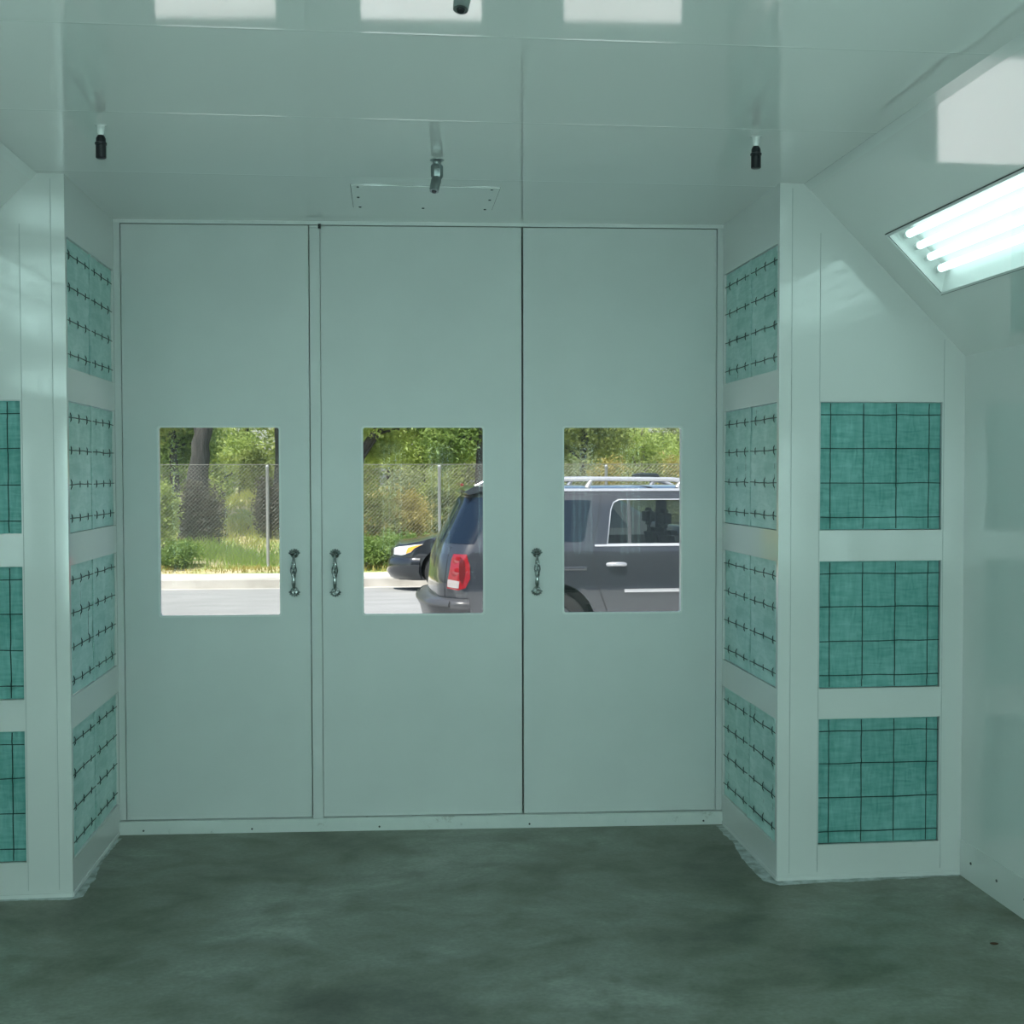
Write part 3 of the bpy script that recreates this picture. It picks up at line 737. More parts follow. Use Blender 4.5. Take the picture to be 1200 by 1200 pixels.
# far rank of trees
lms = ['green', 'olive', 'grey', 'green', 'lime', 'olive', 'green', 'grey', 'olive', 'green', 'olive', 'grey', 'green']
where = ['far left of the rank', 'second of the far rank from the left', 'third of the far rank from the left', 'fourth of the far rank from the left', 'fifth of the far rank from the left', 'sixth of the far rank from the left', 'seventh of the far rank from the left', 'eighth of the far rank from the left', 'ninth of the far rank from the left', 'tenth of the far rank from the left', 'eleventh of the far rank from the left', 'twelfth of the far rank from the left', 'last of the far rank on the right']
for k in range(13):
    x = -14+k*2.35+R_.uniform(-.3, .3); y = 42+R_.uniform(-2, 2); hh = 1.0 if x < 3 else .62
    if 3.0 < x: hh = .50
    if 8.0 < x: hh = .36
    tree(x, y, 'broad %s background tree, %s' % ({'green': 'mid green', 'olive': 'olive', 'grey': 'grey-green', 'lime': 'bright green'}[lms[k]], where[k]), .16, [(0, 0, 0), (0, 0, 1.6*hh), (.1, 0, 3*hh), (.1, 0, 4.6*hh)],
         [((0, 0, 3.4*hh), (1.9, 1.4, 1.9*hh), 1), ((1.0, .3, 1.4), (1.2, .8, 1.1), .5), ((-1.0, .3, 1.4), (1.2, .8, 1.1), .5), ((0, 0, 5.2*hh), (1.5, 1.2, 1.2*hh), .6)], 11000, .08, lms[k], 60+k, group='far rank of background trees')

# grass of the verge: nobody could count it
def grass(name, label, n, xr, yr, hr, seed, m, dens=None):
    rr = random.Random(seed); V = []; Fc = []
    for _ in range(n):
        x = rr.uniform(*xr); y = yr[0]+(yr[1]-yr[0])*rr.random(); 
        if dens and rr.random() > dens(x, y): continue
        z = verge_z(x, y)-.01; h = rr.uniform(*hr)*(.6+.4*math.sin(2.3*x)*math.sin(1.9*y+x)); a = rr.uniform(0, 6.28); w = rr.uniform(.006, .013)
        lx, ly = rr.gauss(0, .3)*h, rr.gauss(0, .3)*h; i = len(V); yy = y+.012*x
        cx, cy = math.cos(a)*w, math.sin(a)*w
        V += [(x-cx, yy-cy, z), (x+cx, yy+cy, z), (x+lx*.4+cx*.7, yy+ly*.4+cy*.7, z+h*.6), (x+lx*.4-cx*.7, yy+ly*.4-cy*.7, z+h*.6), (x+lx, yy+ly, z+h)]
        Fc += [(i, i+1, i+2, i+3), (i+3, i+2, i+4)]
    o = rawobj(name, V, Fc, m); tag(o, label, 'grass', kind='stuff'); return o
grass('verge_grass', 'green weeds and grass growing along the foot of the wire fence', 42000, (-9, 12), (22.6, 25.2), (.18, .56), 3, LM['grass'], lambda x, y: min(1, (y-22.6)*1.3)*(.55+.45*math.sin(1.3*x+2*y)))
grass('dry_grass', 'thin dry straw-coloured grass between pavement and fence', 7000, (-9, 12), (22.35, 23.1), (.05, .2), 4, LM['gold'])
grass('mound_grass', 'yellow-green grass covering the mound behind the fence', 26000, (-9, 3), (26, 35), (.12, .32), 5, leafmat('mound_grass', (.26, .30, .07), (.44, .46, .12), (.60, .56, .22)))

# chain-link fence
M_galv = mat('galvanised_wire', (.34, .33, .30), .5, .5)
M_post = mat('galvanised_post', (.40, .41, .40), .6, .3)
FY = 23.3
def fy(x): return FY+.012*x
fence = thing('chain_link_fence', 'galvanised chain-link fence with slim posts along the far side of the road', 'fence', (0, FY, -.1))
FZ0, FZ1 = -.08, 1.80
V = []; Fc = []
def prism(a, b_, r):
    d = (b_-a).normalized(); u = d.cross(Vector((0, 1, 0))).normalized()*r; w = Vector((0, r, 0)); i = len(V)
    V.extend([a+u, a-u*.5+w, a-u*.5-w, b_+u, b_-u*.5+w, b_-u*.5-w]); Fc.extend([(i, i+1, i+4, i+3), (i+1, i+2, i+5, i+4), (i+2, i, i+3, i+5)])
x0, x1, st = -9.0, 13.0, .072; hgt = FZ1-FZ0
k = 0; x = x0-hgt
while x < x1:
    for sg in (1, -1):
        a0, b0_ = (x, x+hgt) if sg > 0 else (x+hgt, x)
        lo, hi = Vector((a0, fy(a0)-FY+sg*.002, FZ0+.1)), Vector((b0_, fy(b0_)-FY+sg*.002, FZ1+.1))
        if max(a0, b0_) <= x1 and min(a0, b0_) >= x0: prism(lo, hi, .0023)
        else:
            tlo, thi = 0, 1
            for tt in range(0, 41):
                pass
            xa, xb = lo.x, hi.x
            t0 = max(0, min(1, ((x0 if xb > xa else x1)-xa)/(xb-xa))); t1 = max(0, min(1, ((x1 if xb > xa else x0)-xa)/(xb-xa)))
            if t1 > t0+.01: prism(lo.lerp(hi, t0), lo.lerp(hi, t1), .0023)
    x += st
rawobj('wire_mesh', V, Fc, M_galv, fence)
bm = bmesh.new(); tube(bm, [(x0, fy(x0)-FY, FZ1+.1), (x1, fy(x1)-FY, FZ1+.1)], .005, 6); obj('tension_wire', bm, M_galv, fence)
pxs = [at(314, 600, FY).x, at(515, 600, FY).x]; sp = pxs[1]-pxs[0]
for k in range(-2, 5):
    x = pxs[0]+sp*k
    if not x0 <= x <= x1: continue
    bm = bmesh.new(); lathe(bm, [(0, 0), (.030, 0), (.030, FZ1+.22), (.034, FZ1+.225), (.034, FZ1+.25), (.02, FZ1+.268), (0, FZ1+.272)], 14, Matrix.Translation((x, fy(x)-FY-.034, -.2+.02)))
    obj('fence_post', bm, M_post, fence, 40)

# ------------------------------------------------------------------ vehicles
def lerp_table(T):
    def f(z):
        if z <= T[0][0]: return T[0][1]
        for (a, b_), (c, d) in zip(T, T[1:]):
            if z <= c:
                t = (z-a)/(c-a); return b_+(d-b_)*t
        return T[-1][1]
    return f
def sm(t): t = max(0, min(1, t)); return t*t*(3-2*t)
class Shell:
    """body skin: s runs along the side (s = distance from the near end), wraps round both ends to the centre line"""
    def __init__(s_, W, E0, E1, R0, R1, L, bow=.05, F0=1.1, F1=1.2):
        s_.W, s_.E0, s_.E1 = lerp_table(W), lerp_table(E0), lerp_table(E1); s_.R0, s_.R1, s_.L, s_.bow, s_.F0, s_.F1 = R0, R1, L, bow, F0, F1
        wm = max(b_ for a, b_ in W); s_.smin = R0-PI*R0/2-(wm-R0); s_.smax = L-(R1-PI*R1/2-(wm-R1))
    def P(s_, s, z, side, off=0):
        w = s_.W(z); L = s_.L
        far = s > L/2
        if far: s = L-s
        R = s_.R1 if far else s_.R0
        if s >= R: x, y, nx, ny = s, w, 0, 1
        elif s >= R-PI*R/2:
            a = (R-s)/R; x, y, nx, ny = R-R*math.sin(a), w-R+R*math.cos(a), -math.sin(a), math.cos(a)
        else: x, y, nx, ny = 0, max(0, (w-R)-(R-PI*R/2-s)), -1, 0
        if s < R*1.5: x += s_.bow*((y/w)**2)*(1-sm(s/(R*1.5)))
        E = (s_.E1 if far else s_.E0)(z); Fk = s_.F1 if far else s_.F0
        x += E*(1-sm((s-R)/(Fk-R)))
        x += nx*off; y += ny*off
        if far: x = L-x
        return Vector((x, side*y, z))
def sheet(S, outer, holes, th, name, m, parent, sides=(-1, 1), off=0, grid=.09, sm_=35):
    bm = bmesh.new()
    for sd in sides: panel(bm, outer, holes, lambda u, v, d, sd=sd: S.P(u, v, sd, off-d), th, grid)
    if len(sides) == 2: bmesh.ops.remove_doubles(bm, verts=bm.verts, dist=.0008)
    return obj(name, bm, m, parent, sm_)
def sweep(S, prof, ss, name, m, parent, sides=(-1, 1), sm_=50):
    bm = bmesh.new()
    for sd in sides:
        rows = [[bm.verts.new(S.P(s, z, sd, o)) for o, z in prof] for s in ss]
        for a, b_ in zip(rows, rows[1:]):
            for k in range(len(prof)-1): bm.faces.new((a[k], a[k+1], b_[k+1], b_[k]))
            bm.faces.new((a[-1], a[0], b_[0], b_[-1]))
        bm.faces.new(rows[0]); bm.faces.new(rows[-1])
    bmesh.ops.remove_doubles(bm, verts=bm.verts, dist=.0008)
    return obj(name, bm, m, parent, sm_)
def cap(S, tops, crown, name, m, parent, ny=12, off=0, sm_=40, th=.02):
    """surface across the car between the two top edges; tops: list of (s, z)"""
    bm = bmesh.new(); rows = []
    for s, z in tops:
        a, b_ = S.P(s, z, -1), S.P(s, z, 1); w = abs(b_.y); c = crown*min(1, w/.5); row = []
        for k in range(ny+1):
            t = k/ny; q = a.lerp(b_, t); u = 2*t-1; q.z += c*(1-u*u*u*u)+off; row.append(bm.verts.new(q))
        rows.append(row)
    for a, b_ in zip(rows, rows[1:]):
        for k in range(ny): bm.faces.new((a[k], a[k+1], b_[k+1], b_[k]))
    bmesh.ops.remove_doubles(bm, verts=bm.verts, dist=.0005)
    return obj(name, bm, m, parent, sm_)
def lin(a, b_, n): return [a+(b_-a)*i/n for i in range(n+1)]
def arch_pts(cx, cz, r, zb, n=16):
    a0 = math.asin((zb-cz)/r); return [(cx+r*math.cos(t), cz+r*math.sin(t)) for t in lin(a0, PI-a0, n)]

M_suv = mat('slate_blue_metallic', (.040, .046, .056), .22, .35, ior=1.5, Coat_Weight=1.0, Coat_Roughness=.04)
M_clad = mat('grey_lower_cladding', (.065, .067, .072), .30)
M_seam = mat('panel_seam', (.01, .01, .012), .7)
M_tire = mat('tyre_rubber', (.02, .02, .02), .8)
M_rim = mat('alloy_rim', (.42, .42, .43), .3, .8)
M_silver = mat('silver_trim', (.62, .63, .65), .25, .5)
M_inner = mat('dark_cabin', (.025, .025, .026), .8)
M_seat = mat('dark_seat_cloth', (.035, .034, .034), .9)
M_red = mat('red_lens', (.26, .006, .012), .12, Coat_Weight=1.0)
M_clear = mat('clear_lens', (.36, .33, .33), .12, Coat_Weight=1.0)
M_lamp = mat('headlamp_glass', (.80, .80, .76), .08, .1, Coat_Weight=1.0)
M_amber = mat('amber_lens', (.85, .36, .03), .15, Coat_Weight=1.0)
M_carblack = mat('black_blue_car_paint', (.018, .022, .028), .22, .3, Coat_Weight=1.0, Coat_Roughness=.03)
M_grille = mat('black_grille', (.012, .012, .013), .5)

def wheel(parent, x, y, r, w, side):
    t = bpy.data.objects.new('wheel', None); C.objects.link(t); t.parent = parent; t.location = (x, y, r); t.empty_display_size = .1
    Rm = Matrix.Rotation(-side*PI/2, 4, 'X')       # local +z outward
    h = w/2
    bm = bmesh.new(); lathe(bm, [(r*.62, -h), (r*.9, -h), (r*.985, -h*.8), (r, -h*.5), (r, h*.5), (r*.985, h*.8), (r*.9, h), (r*.66, h), (r*.62, h*.7), (r*.62, -h)], 40, Rm); obj('tyre', bm, M_tire, t, 40)
    bm = bmesh.new(); lathe(bm, [(r*.62, -h*.8), (r*.64, h*.8), (r*.60, h*.85), (r*.57, h*.5), (r*.55, -h*.6), (r*.1, -h*.5)], 40, Rm)
    lathe(bm, [(0, h*.62), (r*.12, h*.6), (r*.14, h*.3), (0, h*.2)], 20, Rm)
    for k in range(6):
        a = k*PI/3; d = Vector((math.cos(a), math.sin(a), 0)); e = Vector((-d.y, d.x, 0))
        q = [Rm @ (d*r*.09+e*.028+Vector((0, 0, h*.55))), Rm @ (d*r*.09-e*.028+Vector((0, 0, h*.55))), Rm @ (d*r*.59-e*.036+Vector((0, 0, h*.62))), Rm @ (d*r*.59+e*.036+Vector((0, 0, h*.62)))]
        q2 = [p-Rm @ Vector((0, 0, .03)) for p in q]
        v = [bm.verts.new(p) for p in q+q2]
        for f in ((0, 1, 2, 3), (7, 6, 5, 4), (0, 4, 5, 1), (1, 5, 6, 2), (2, 6, 7, 3), (3, 7, 4, 0)): bm.faces.new([v[i] for i in f])
    obj('rim', bm, M_rim, t, 40)
    bm = bmesh.new(); lathe(bm, [(0, -h*.4), (r*.42, -h*.4), (r*.42, -h*.3), (0, -h*.3)], 30, Rm); obj('brake_disc', bm, M_steel, t, 40)

def liner(parent, cx, r, S, zc=None):
    bm = bmesh.new()
    for sd in (-1, 1):
        rows = [[bm.verts.new((cx+r*math.cos(a), sd*y, zc+r*math.sin(a))) for a in lin(-.35, PI+.35, 18)] for y in (.52, S.W(.6)-.03)]
        for k in range(18): bm.faces.new((rows[0][k], rows[0][k+1], rows[1][k+1], rows[1][k]))
        bm.faces.new(rows[0])
    obj('wheel_arch_liner', bm, M_grille, parent, 40)

# --- SUV : local x = 0 at the rear, front at 4.87
def make_suv():
    t = thing('suv', 'slate grey-blue SUV with roof rails parked side-on close outside the middle and right doors', 'car', (.41, 12.95, G0+.005), math.radians(.6))
    S = Shell([(.25, .88), (.45, .925), (.75, .945), (.98, .935), (1.15, .895), (1.19, .872), (1.63, .735), (1.73, .665)],
              [(.25, .05), (.5, .01), (.8, .0), (1.05, .03), (1.16, .07), (1.65, .33), (1.73, .42)],
              [(.25, .10), (.5, .0), (.8, .02), (1.0, .12), (1.08, .2), (1.73, .2)], 0.29, .34, 4.87, bow=.13, F0=1.25, F1=1.3)
    cw, fw, r, ra = 1.20, 4.02, .365, .445
    zb = .33
    def ztop(s): return 1.73
    top = [(S.smin, 1.73), (0, 1.73), (1.0, 1.735), (2.0, 1.735), (2.75, 1.725), (2.95, 1.70), (3.15, 1.60), (3.74, 1.185), (3.95, 1.155), (4.3, 1.11), (4.55, 1.04), (4.75, .96), (S.smax, .92)]
    out = [(S.smin, zb)] + [(p[0], p[1]) for p in reversed(arch_pts(cw, .375, ra, zb))] + [(p[0], p[1]) for p in reversed(arch_pts(fw, .375, ra, zb))] + [(S.smax, zb)] + top[::-1]
    # windows of the two side doors are real openings
    w_rd = [(1.775, 1.195), (2.66, 1.195), (2.64, 1.63), (1.92, 1.63), (1.86, 1.60), (1.83, 1.53)]
    w_fd = [(2.78, 1.195), (3.62, 1.195), (3.48, 1.30), (3.14, 1.56), (3.04, 1.615), (2.96, 1.63), (2.76, 1.63)]
    sheet(S, out, [w_rd, w_fd], .03, 'body', M_suv, t, grid=.07)
    # glass
    q = sheet(S, [(1.765, 1.185), (2.67, 1.185), (2.65, 1.64), (1.91, 1.64), (1.85, 1.61), (1.82, 1.53)], [], .004, 'rear_door_window', M_autoglass, t, off=-.012, grid=.15)
    sheet(S, [(2.77, 1.185), (3.64, 1.185), (3.15, 1.58), (3.05, 1.625), (2.96, 1.64), (2.75, 1.64)], [], .004, 'front_door_window', M_autoglass, t, off=-.012, grid=.15)
    sheet(S, [(.60, 1.215), (1.53, 1.215), (1.625, 1.63), (.66, 1.63)], [], .006, 'quarter_window', M_privacy, t, off=.004, grid=.08)
    sheet(S, [(S.smin, 1.20), (.30, 1.20), (.36, 1.66), (S.smin, 1.66)], [], .006, 'rear_window', M_privacy, t, off=.005, grid=.06)
    # light trims round the rear door window, and its divider
    def loop(pl, w): 
        cx = sum(p[0] for p in pl)/len(pl); cz = sum(p[1] for p in pl)/len(pl)
        return [(cx+(p[0]-cx)*(1+w/abs(.45)), cz+(p[1]-cz)*(1+w/.22)) for p in pl]
    sheet(S, loop(w_rd, .014), [loop(w_rd, .001)], .012, 'window_trim', M_silver, t, off=.006, grid=.1)
    sheet(S, [(1.985, 1.19), (2.015, 1.19), (2.03, 1.635), (2.0, 1.635)], [], .012, 'window_divider', M_clad, t, off=.002, grid=.1)
    sheet(S, loop(w_fd, .014), [loop(w_fd, .001)], .012, 'window_trim', M_silver, t, off=.006, grid=.1)
    # seams
    for nm, pts in (('door_seam', [(1.60, 1.17), (1.615, 1.0), (1.64, .85), (1.70, .66), (1.76, .50), (1.79, .36)]), ('door_seam', [(2.715, 1.70), (2.72, 1.2), (2.72, .36)]), ('door_seam', [(3.70, 1.17), (3.66, .9), (3.60, .36)]), ('door_seam', [(1.60, 1.17), (1.68, 1.4), (1.735, 1.70)])):
        P2 = pts+[(a+.007, b_) for a, b_ in pts[::-1]]
        sheet(S, P2, [], .004, nm, M_seam, t, off=.0015, grid=.1)
    sweep(S, [(.002, .93), (.010, .945), (.010, .952), (.002, .97)], lin(.55, 1.55, 20), 'fender_crease', M_suv, t)
    # belt chrome
    sweep(S, [(0, 1.165), (.010, 1.168), (.010, 1.184), (0, 1.188)], lin(1.64, 3.62, 30), 'belt_moulding', M_silver, t)
    sweep(S, [(0, .705), (.016, .708), (.020, .722), (.016, .736), (0, .74)], lin(1.93, 3.40, 24), 'side_moulding', M_silver, t)
    low = [(1.665, .345)]+[(1.66, .68), (3.55, .68), (3.56, .345)]
    # flared arches
    for c in (cw, fw):
        ring = [(p[0], p[1]) for p in reversed(arch_pts(c, .375, ra+.05, .36))]+[(p[0], p[1]) for p in arch_pts(c, .375, ra-.004, .36)]
        sheet(S, ring, [], .02, 'arch_flare', M_suv, t, off=.014, grid=.08)
        liner(t, c, ra+.01, S, .375)
    # handles
    for x in (1.76, 2.86):
        for sd in (-1, 1):
            bm = bmesh.new(); w = S.W(.99)
            tube(bm, [(x, sd*(w-.004), .985), (x+.02, sd*(w+.022), .99), (x+.09, sd*(w+.032), .993), (x+.16, sd*(w+.022), .99), (x+.185, sd*(w-.004), .985)], [.018, .022, .021, .022, .018], 12)
            obj('door_handle', bm, M_silver, t, 50)
    # bumper, tail lamps, spoiler
    sweep(S, [(0, .36), (.05, .37), (.085, .42), (.095, .52), (.115, .56), (.120, .61), (.095, .645), (.0, .66)], [S.smin]+lin(-.9, .18, 26)+lin(.2, .34, 4), 'rear_bumper', M_clad, t)
    sweep(S, [(.11, .585), (.135, .59), (.135, .62), (.105, .648)], [S.smin]+lin(-.9, .12, 26), 'bumper_step_pad', M_clad, t)
    lamp = [(.03, .76), (.17, .745), (.30, .77), (.36, .86), (.33, 1.00), (.25, 1.10), (.06, 1.10)]
    tl = sheet(S, lamp, [], .03, 'tail_lamp', M_red, t, off=.018, grid=.05)
    sheet(S, [(.04, .775), (.19, .765), (.20, .835), (.04, .85)], [], .01, 'reversing_lens', M_clear, tl, off=.022, grid=.05)
    for zz in (.93, 1.045):
        bm = bmesh.new()
        for sd in (-1, 1):
            c = S.P(.12, zz, sd, .018); n = (S.P(.12, zz, sd, .03)-S.P(.12, zz, sd, 0)).normalized()
            lathe(bm, [(.05, -.004), (.05, .004), (.03, .012), (0, .014)], 20, Matrix.Translation(c) @ n.to_track_quat('Z', 'Y').to_matrix().to_4x4())
        obj('lamp_lens', bm, M_red, tl, 60)
    sheet(S, [(.19, .86), (.25, .80), (.275, .90), (.25, 1.03), (.16, 1.08), (.17, .98)], [], .01, 'smoked_lens', mat('smoked_red', (.10, .01, .012), .15), tl, off=.021, grid=.05)
    sheet(S, [(S.smin, .78), (-.80, .78), (-.80, .92), (S.smin, .92)], [], .02, 'number_plate_recess', M_clad, t, off=.004, grid=.08)
    sheet(S, [(-.02, .66), (-.015, .66), (-.01, 1.17), (-.015, 1.17)], [], .004, 'tailgate_seam', M_seam, t, off=.0015, grid=.1)
    # rear spoiler with stop lamp
    bm = bmesh.new()
    rows = []
    for y in lin(-.60, .60, 14):
        e = .04*(y/.6)**2
        rows.append([bm.verts.new((x+e, y, z)) for x, z in ((.30, 1.715), (.36, 1.685), (.52, 1.73), (.62, 1.765), (.42, 1.775))])
    for a, b_ in zip(rows, rows[1:]):
        for k in range(5): bm.faces.new((a[k], a[(k+1) % 5], b_[(k+1) % 5], b_[k]))
    bm.faces.new(rows[0]); bm.faces.new(rows[-1])
    spo = obj('rear_spoiler', bm, M_suv, t, 50)
    bm = bmesh.new(); box(bm, .325, .36, -.34, .34, 1.772, 1.80); bmesh.ops.bevel(bm, geom=bm.edges[:], offset=.006, segments=2, affect='EDGES'); obj('stop_lamp', bm, M_red, spo, 40)
    # top surfaces
    cap(S, [(S.smin+.001, 1.73)]+[(s, 1.73) for s in lin(-.75, 0, 12)]+[(s, 1.73+.005*sm(s)) for s in lin(.1, 2.75, 16)]+[(2.95, 1.70)], .045, 'roof', M_suv, t)
    cap(S, [(2.95, 1.70), (3.15, 1.60), (3.35, 1.46), (3.55, 1.32), (3.74, 1.185)], .045, 'windscreen', M_autoglass, t)
    cap(S, [(3.74, 1.185), (3.95, 1.155), (4.3, 1.11), (4.55, 1.04), (4.75, .96)]+[(s, .93) for s in lin(4.85, S.smax-.001, 14)], .05, 'bonnet', M_suv, t)
    # roof rails and cross bar
    for sd in (-1, 1):
        bm = bmesh.new()
        tube(bm, [(.55, sd*.63, 1.755), (.68, sd*.625, 1.815), (.85, sd*.62, 1.838), (1.8, sd*.615, 1.845), (2.5, sd*.62, 1.838), (2.68, sd*.625, 1.815), (2.82, sd*.63, 1.76)], [.020, .024, .024, .024, .024, .024, .02], 10)
        for x in (.75, 1.65, 2.6): tube(bm, [(x-.05, sd*.63, 1.75), (x, sd*.62, 1.83)], [.03, .018], 8)
        obj('roof_rail', bm, M_silver, t, 50)
    for x in (1.22, 2.35):
        bm = bmesh.new(); tube(bm, [(x, -.62, 1.85), (x, -.55, 1.875), (x, 0, 1.882), (x, .55, 1.875), (x, .62, 1.85)], [.022, .026, .026, .026, .022], 8); obj('roof_cross_bar', bm, M_grille, t, 50)
    # side gutter strip lighter
    sweep(S, [(-.004, 1.715), (.012, 1.722), (.012, 1.740), (-.010, 1.748)], lin(.75, 2.75, 24), 'roof_drip_moulding', M_silver, t)
    # front: grille, lamps, bumper
    e = S.smax
    sheet(S, [(e-.9+.35, .66), (e, .66), (e, .88), (e-.9+.35, .88)], [], .02, 'grille', M_grille, t, off=.008, grid=.08)
    sheet(S, [(e-1.15+.2, .70), (e-.58, .70), (e-.58, .90), (e-1.1, .90), (e-1.18, .84)], [], .02, 'head_lamp', M_lamp, t, off=.010, grid=.06)
    sweep(S, [(0, .34), (.06, .36), (.09, .46), (.09, .58), (.05, .63), (0, .64)], lin(4.5, 4.72, 4)+lin(4.75, S.smax, 30), 'front_bumper', M_clad, t)
    # mirrors
    for sd in (-1, 1):
        bm = bmesh.new(); tube(bm, [(3.50, sd*.84, 1.20), (3.48, sd*.98, 1.25), (3.47, sd*1.10, 1.27)], [.03, .075, .06], 10); obj('side_mirror', bm, M_suv, t, 50)
    # underbody and cabin
    bm = bmesh.new(); box(bm, .12, 4.65, -.50, .50, .30, .62); obj('underbody', bm, M_grille, t)
    bm = bmesh.new(); box(bm, .35, 3.70, -.84, .84, .58, .70); box(bm, 3.45, 3.70, -.80, .80, .70, 1.13); obj('cabin_floor', bm, M_inner, t)
    def seat(x, y, w, nm='seat', hz=1.30):
        s = bpy.data.objects.new(nm, None); C.objects.link(s); s.parent = t; s.location = (x, y, .70); s.empty_display_size = .1
        bm = bmesh.new(); box(bm, 0, .50, -w/2, w/2, .0, .22); bmesh.ops.bevel(bm, geom=bm.edges[:], offset=.05, segments=3, affect='EDGES'); obj('cushion', bm, M_seat, s, 50)
        bm = bmesh.new(); box(bm, -.16, 0, -w/2, w/2, .12, hz-.70, lambda a, b_, c: (a-.22*(c-.12), b_*(1-.25*max(0, c-.3)), c)); bmesh.ops.bevel(bm, geom=bm.edges[:], offset=.05, segments=3, affect='EDGES'); obj('seat_back', bm, M_seat, s, 50)
        for q in ([0] if w < .8 else [-.36, .36]):
            bm = bmesh.new(); box(bm, -.30, -.19, q-.13, q+.13, hz-.67, hz-.48); bmesh.ops.bevel(bm, geom=bm.edges[:], offset=.04, segments=3, affect='EDGES'); tube(bm, [(-.24, q-.05, hz-.75), (-.24, q-.05, hz-.6)], .008, 6); tube(bm, [(-.24, q+.05, hz-.75), (-.24, q+.05, hz-.6)], .008, 6); obj('headrest', bm, M_seat, s, 50)
    seat(1.78, 0, 1.34, 'rear_bench', 1.27); seat(2.72, -.38, .52); seat(2.72, .38, .52)
    for sd in (-1, 1):
        for x in (cw, fw): wheel(t, x, sd*.80, r, .24, sd)
    return t
make_suv()

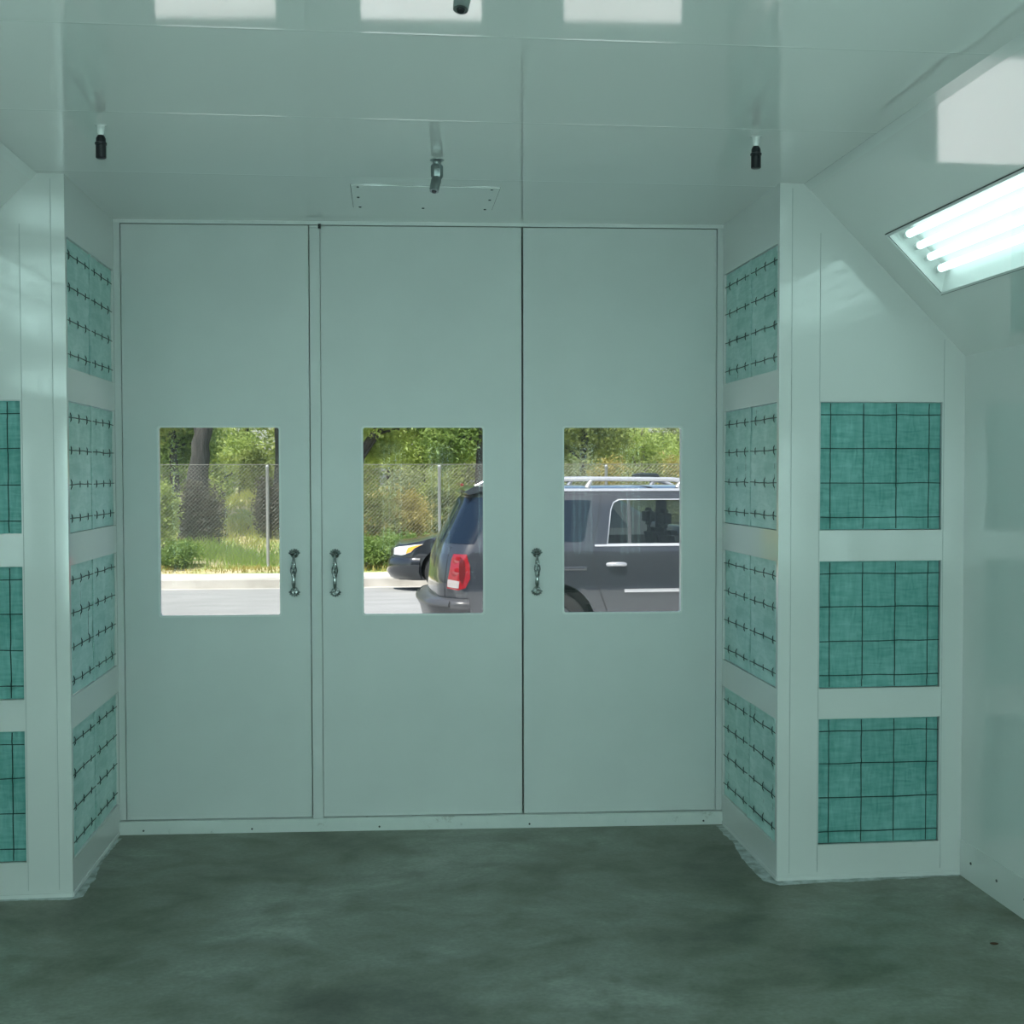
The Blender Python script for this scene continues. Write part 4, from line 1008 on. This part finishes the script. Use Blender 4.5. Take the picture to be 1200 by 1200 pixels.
# --- sedan : local x = 0 at the nose
def make_sedan():
    yaw = math.radians(9)
    t = thing('sedan', 'black sedan parked at the far curb, nose left, half hidden behind the SUV', 'car', (.03, 19.98, -.25), -yaw)
    t.scale = (1.07, 1.07, 1.07)
    t.rotation_euler = (0, math.radians(0), -yaw)
    S = Shell([(.15, .80), (.4, .865), (.6, .872), (.80, .855), (.92, .80), (1.0, .76), (1.36, .60), (1.42, .52)],
              [(.15, .07), (.3, .0), (.5, .02), (.66, .06), (.76, .20), (1.42, .22)],
              [(.15, .08), (.4, .0), (.8, .03), (.98, .10), (1.42, .10)], .42, .30, 4.66, bow=.16, F0=1.5, F1=1.1)
    cw, rw, r, ra = .93, 3.64, .315, .375
    zb = .19
    top = [(S.smin, .70), (0, .705), (.25, .76), (.6, .825), (1.0, .88), (1.30, .93), (2.05, 1.36), (2.3, 1.42), (3.1, 1.42), (3.4, 1.36), (4.05, 1.01), (4.5, .98), (S.smax, .97)]
    out = [(S.smin, zb)] + [p for p in reversed(arch_pts(cw, .33, ra, zb))] + [p for p in reversed(arch_pts(rw, .33, ra, zb))] + [(S.smax, zb)] + top[::-1]
    sheet(S, out, [], .03, 'body', M_carblack, t, grid=.07)
    cap(S, [(S.smin+.001, .70)]+[(s, .702) for s in lin(-.8, -.05, 12)]+[(0, .705), (.25, .76), (.6, .825), (1.0, .88), (1.30, .93)], .045, 'bonnet', M_carblack, t)
    cap(S, [(1.30, .92), (1.6, 1.096), (2.05, 1.36)], .05, 'windscreen', M_privacy, t)
    cap(S, [(2.05, 1.36), (2.3, 1.42), (3.1, 1.42), (3.4, 1.36)], .03, 'roof', M_carblack, t)
    cap(S, [(3.4, 1.36), (3.7, 1.2), (4.05, 1.01)], .04, 'rear_window', M_privacy, t)
    cap(S, [(4.05, 1.01), (4.5, .98)]+[(s, .975) for s in lin(4.6, S.smax-.001, 10)], .02, 'boot_lid', M_carblack, t)
    sheet(S, [(1.52, .95), (2.45, .95), (2.45, 1.34), (2.15, 1.33)], [], .006, 'front_door_window', M_privacy, t, off=.004, grid=.1)
    sheet(S, [(2.52, .95), (3.6, .96), (3.3, 1.32), (2.52, 1.34)], [], .006, 'rear_door_window', M_privacy, t, off=.004, grid=.1)
    for s in (1.40, 2.48):
        sheet(S, [(s, .25), (s+.008, .25), (s+.008, .92), (s, .92)], [], .004, 'door_seam', M_seam, t, off=.0015, grid=.1)
    hl = sheet(S, [(-.06, .56), (.12, .555), (.30, .60), (.42, .725), (.24, .71), (-.02, .675), (-.10, .645)], [], .03, 'head_lamp', M_lamp, t, off=.014, grid=.05)
    sheet(S, [(.20, .58), (.30, .61), (.41, .718), (.30, .705), (.20, .67)], [], .01, 'indicator_lens', M_amber, hl, off=.019, grid=.05)
    sheet(S, [(S.smin, .55), (-.30, .55), (-.30, .64), (S.smin, .64)], [], .02, 'grille', M_grille, t, off=.010, grid=.05)
    sheet(S, [(S.smin, .24), (-.42, .24), (-.38, .38), (S.smin, .38)], [], .02, 'lower_intake', M_grille, t, off=.006, grid=.06)
    sheet(S, [(-.33, .26), (-.10, .26), (-.08, .38), (-.30, .40)], [], .01, 'fog_lamp', mat('fog_lens', (.35, .33, .25), .2), t, off=.008, grid=.05)
    sweep(S, [(0, .20), (.03, .21), (.04, .30), (.035, .46), (.01, .52), (0, .525)], [S.smin]+lin(-.8, .40, 30)+lin(.43, .53, 3), 'front_bumper', M_carblack, t)
    sweep(S, [(0, .20), (.03, .21), (.05, .40), (.05, .52), (.0, .56)], lin(4.05, S.smax, 30), 'rear_bumper', M_carblack, t)
    bm = bmesh.new(); box(bm, .2, 4.4, -.48, .48, .17, .50); obj('underbody', bm, M_grille, t)
    for c in (cw, rw): liner(t, c, ra+.01, S, .33)
    for sd in (-1, 1):
        bm = bmesh.new(); tube(bm, [(1.62, sd*.77, .96), (1.60, sd*.88, .99), (1.60, sd*.97, 1.0)], [.02, .05, .04], 10); obj('side_mirror', bm, M_carblack, t, 50)
        for x in (cw, rw): wheel(t, x, sd*.74, r, .20, sd)
    return t
make_sedan()

# ------------------------------------------------------------------ light and sky
w = bpy.data.worlds.new('World'); bpy.context.scene.world = w; w.use_nodes = True
N, L = w.node_tree.nodes, w.node_tree.links
bg = N['Background']; sky = N.new('ShaderNodeTexSky'); sky.sky_type = 'NISHITA'; sky.sun_disc = False; sky.sun_elevation = math.radians(58); sky.sun_rotation = math.radians(200)
sky.air_density = 1.0; sky.dust_density = 2.0
L.new(sky.outputs[0], bg.inputs[0]); bg.inputs[1].default_value = .24
sun = bpy.data.lights.new('sun', 'SUN'); sun.energy = 7.0; sun.angle = .0093; sun.color = (1, .96, .9)
so = bpy.data.objects.new('sun', sun); C.objects.link(so)
so.rotation_euler = Vector((-.42, -.42, 1.15)).normalized().to_track_quat('Z', 'Y').to_euler()   # sun high behind the booth, slightly left
so.location = (0, 0, 30)

# ------------------------------------------------------------------ camera
cam = bpy.data.cameras.new('camera'); co = bpy.data.objects.new('camera', cam); C.objects.link(co)
cam.sensor_width = 36; cam.lens = F/1200*36; cam.clip_start = .05; cam.clip_end = 500
fwd = ray(600, 600).normalized(); rt = (ray(700, 600)/ray(700, 600).dot(fwd)-fwd).normalized(); up = rt.cross(fwd)
Mx = Matrix((rt, up, -fwd)).transposed().to_4x4(); Mx.translation = (0, 0, EYE); co.matrix_world = Mx
sc = bpy.context.scene; sc.camera = co
sc.view_settings.view_transform = 'Standard'; sc.view_settings.look = 'None'; sc.view_settings.exposure = 0; sc.view_settings.gamma = 1
sc.view_settings.use_curve_mapping = False
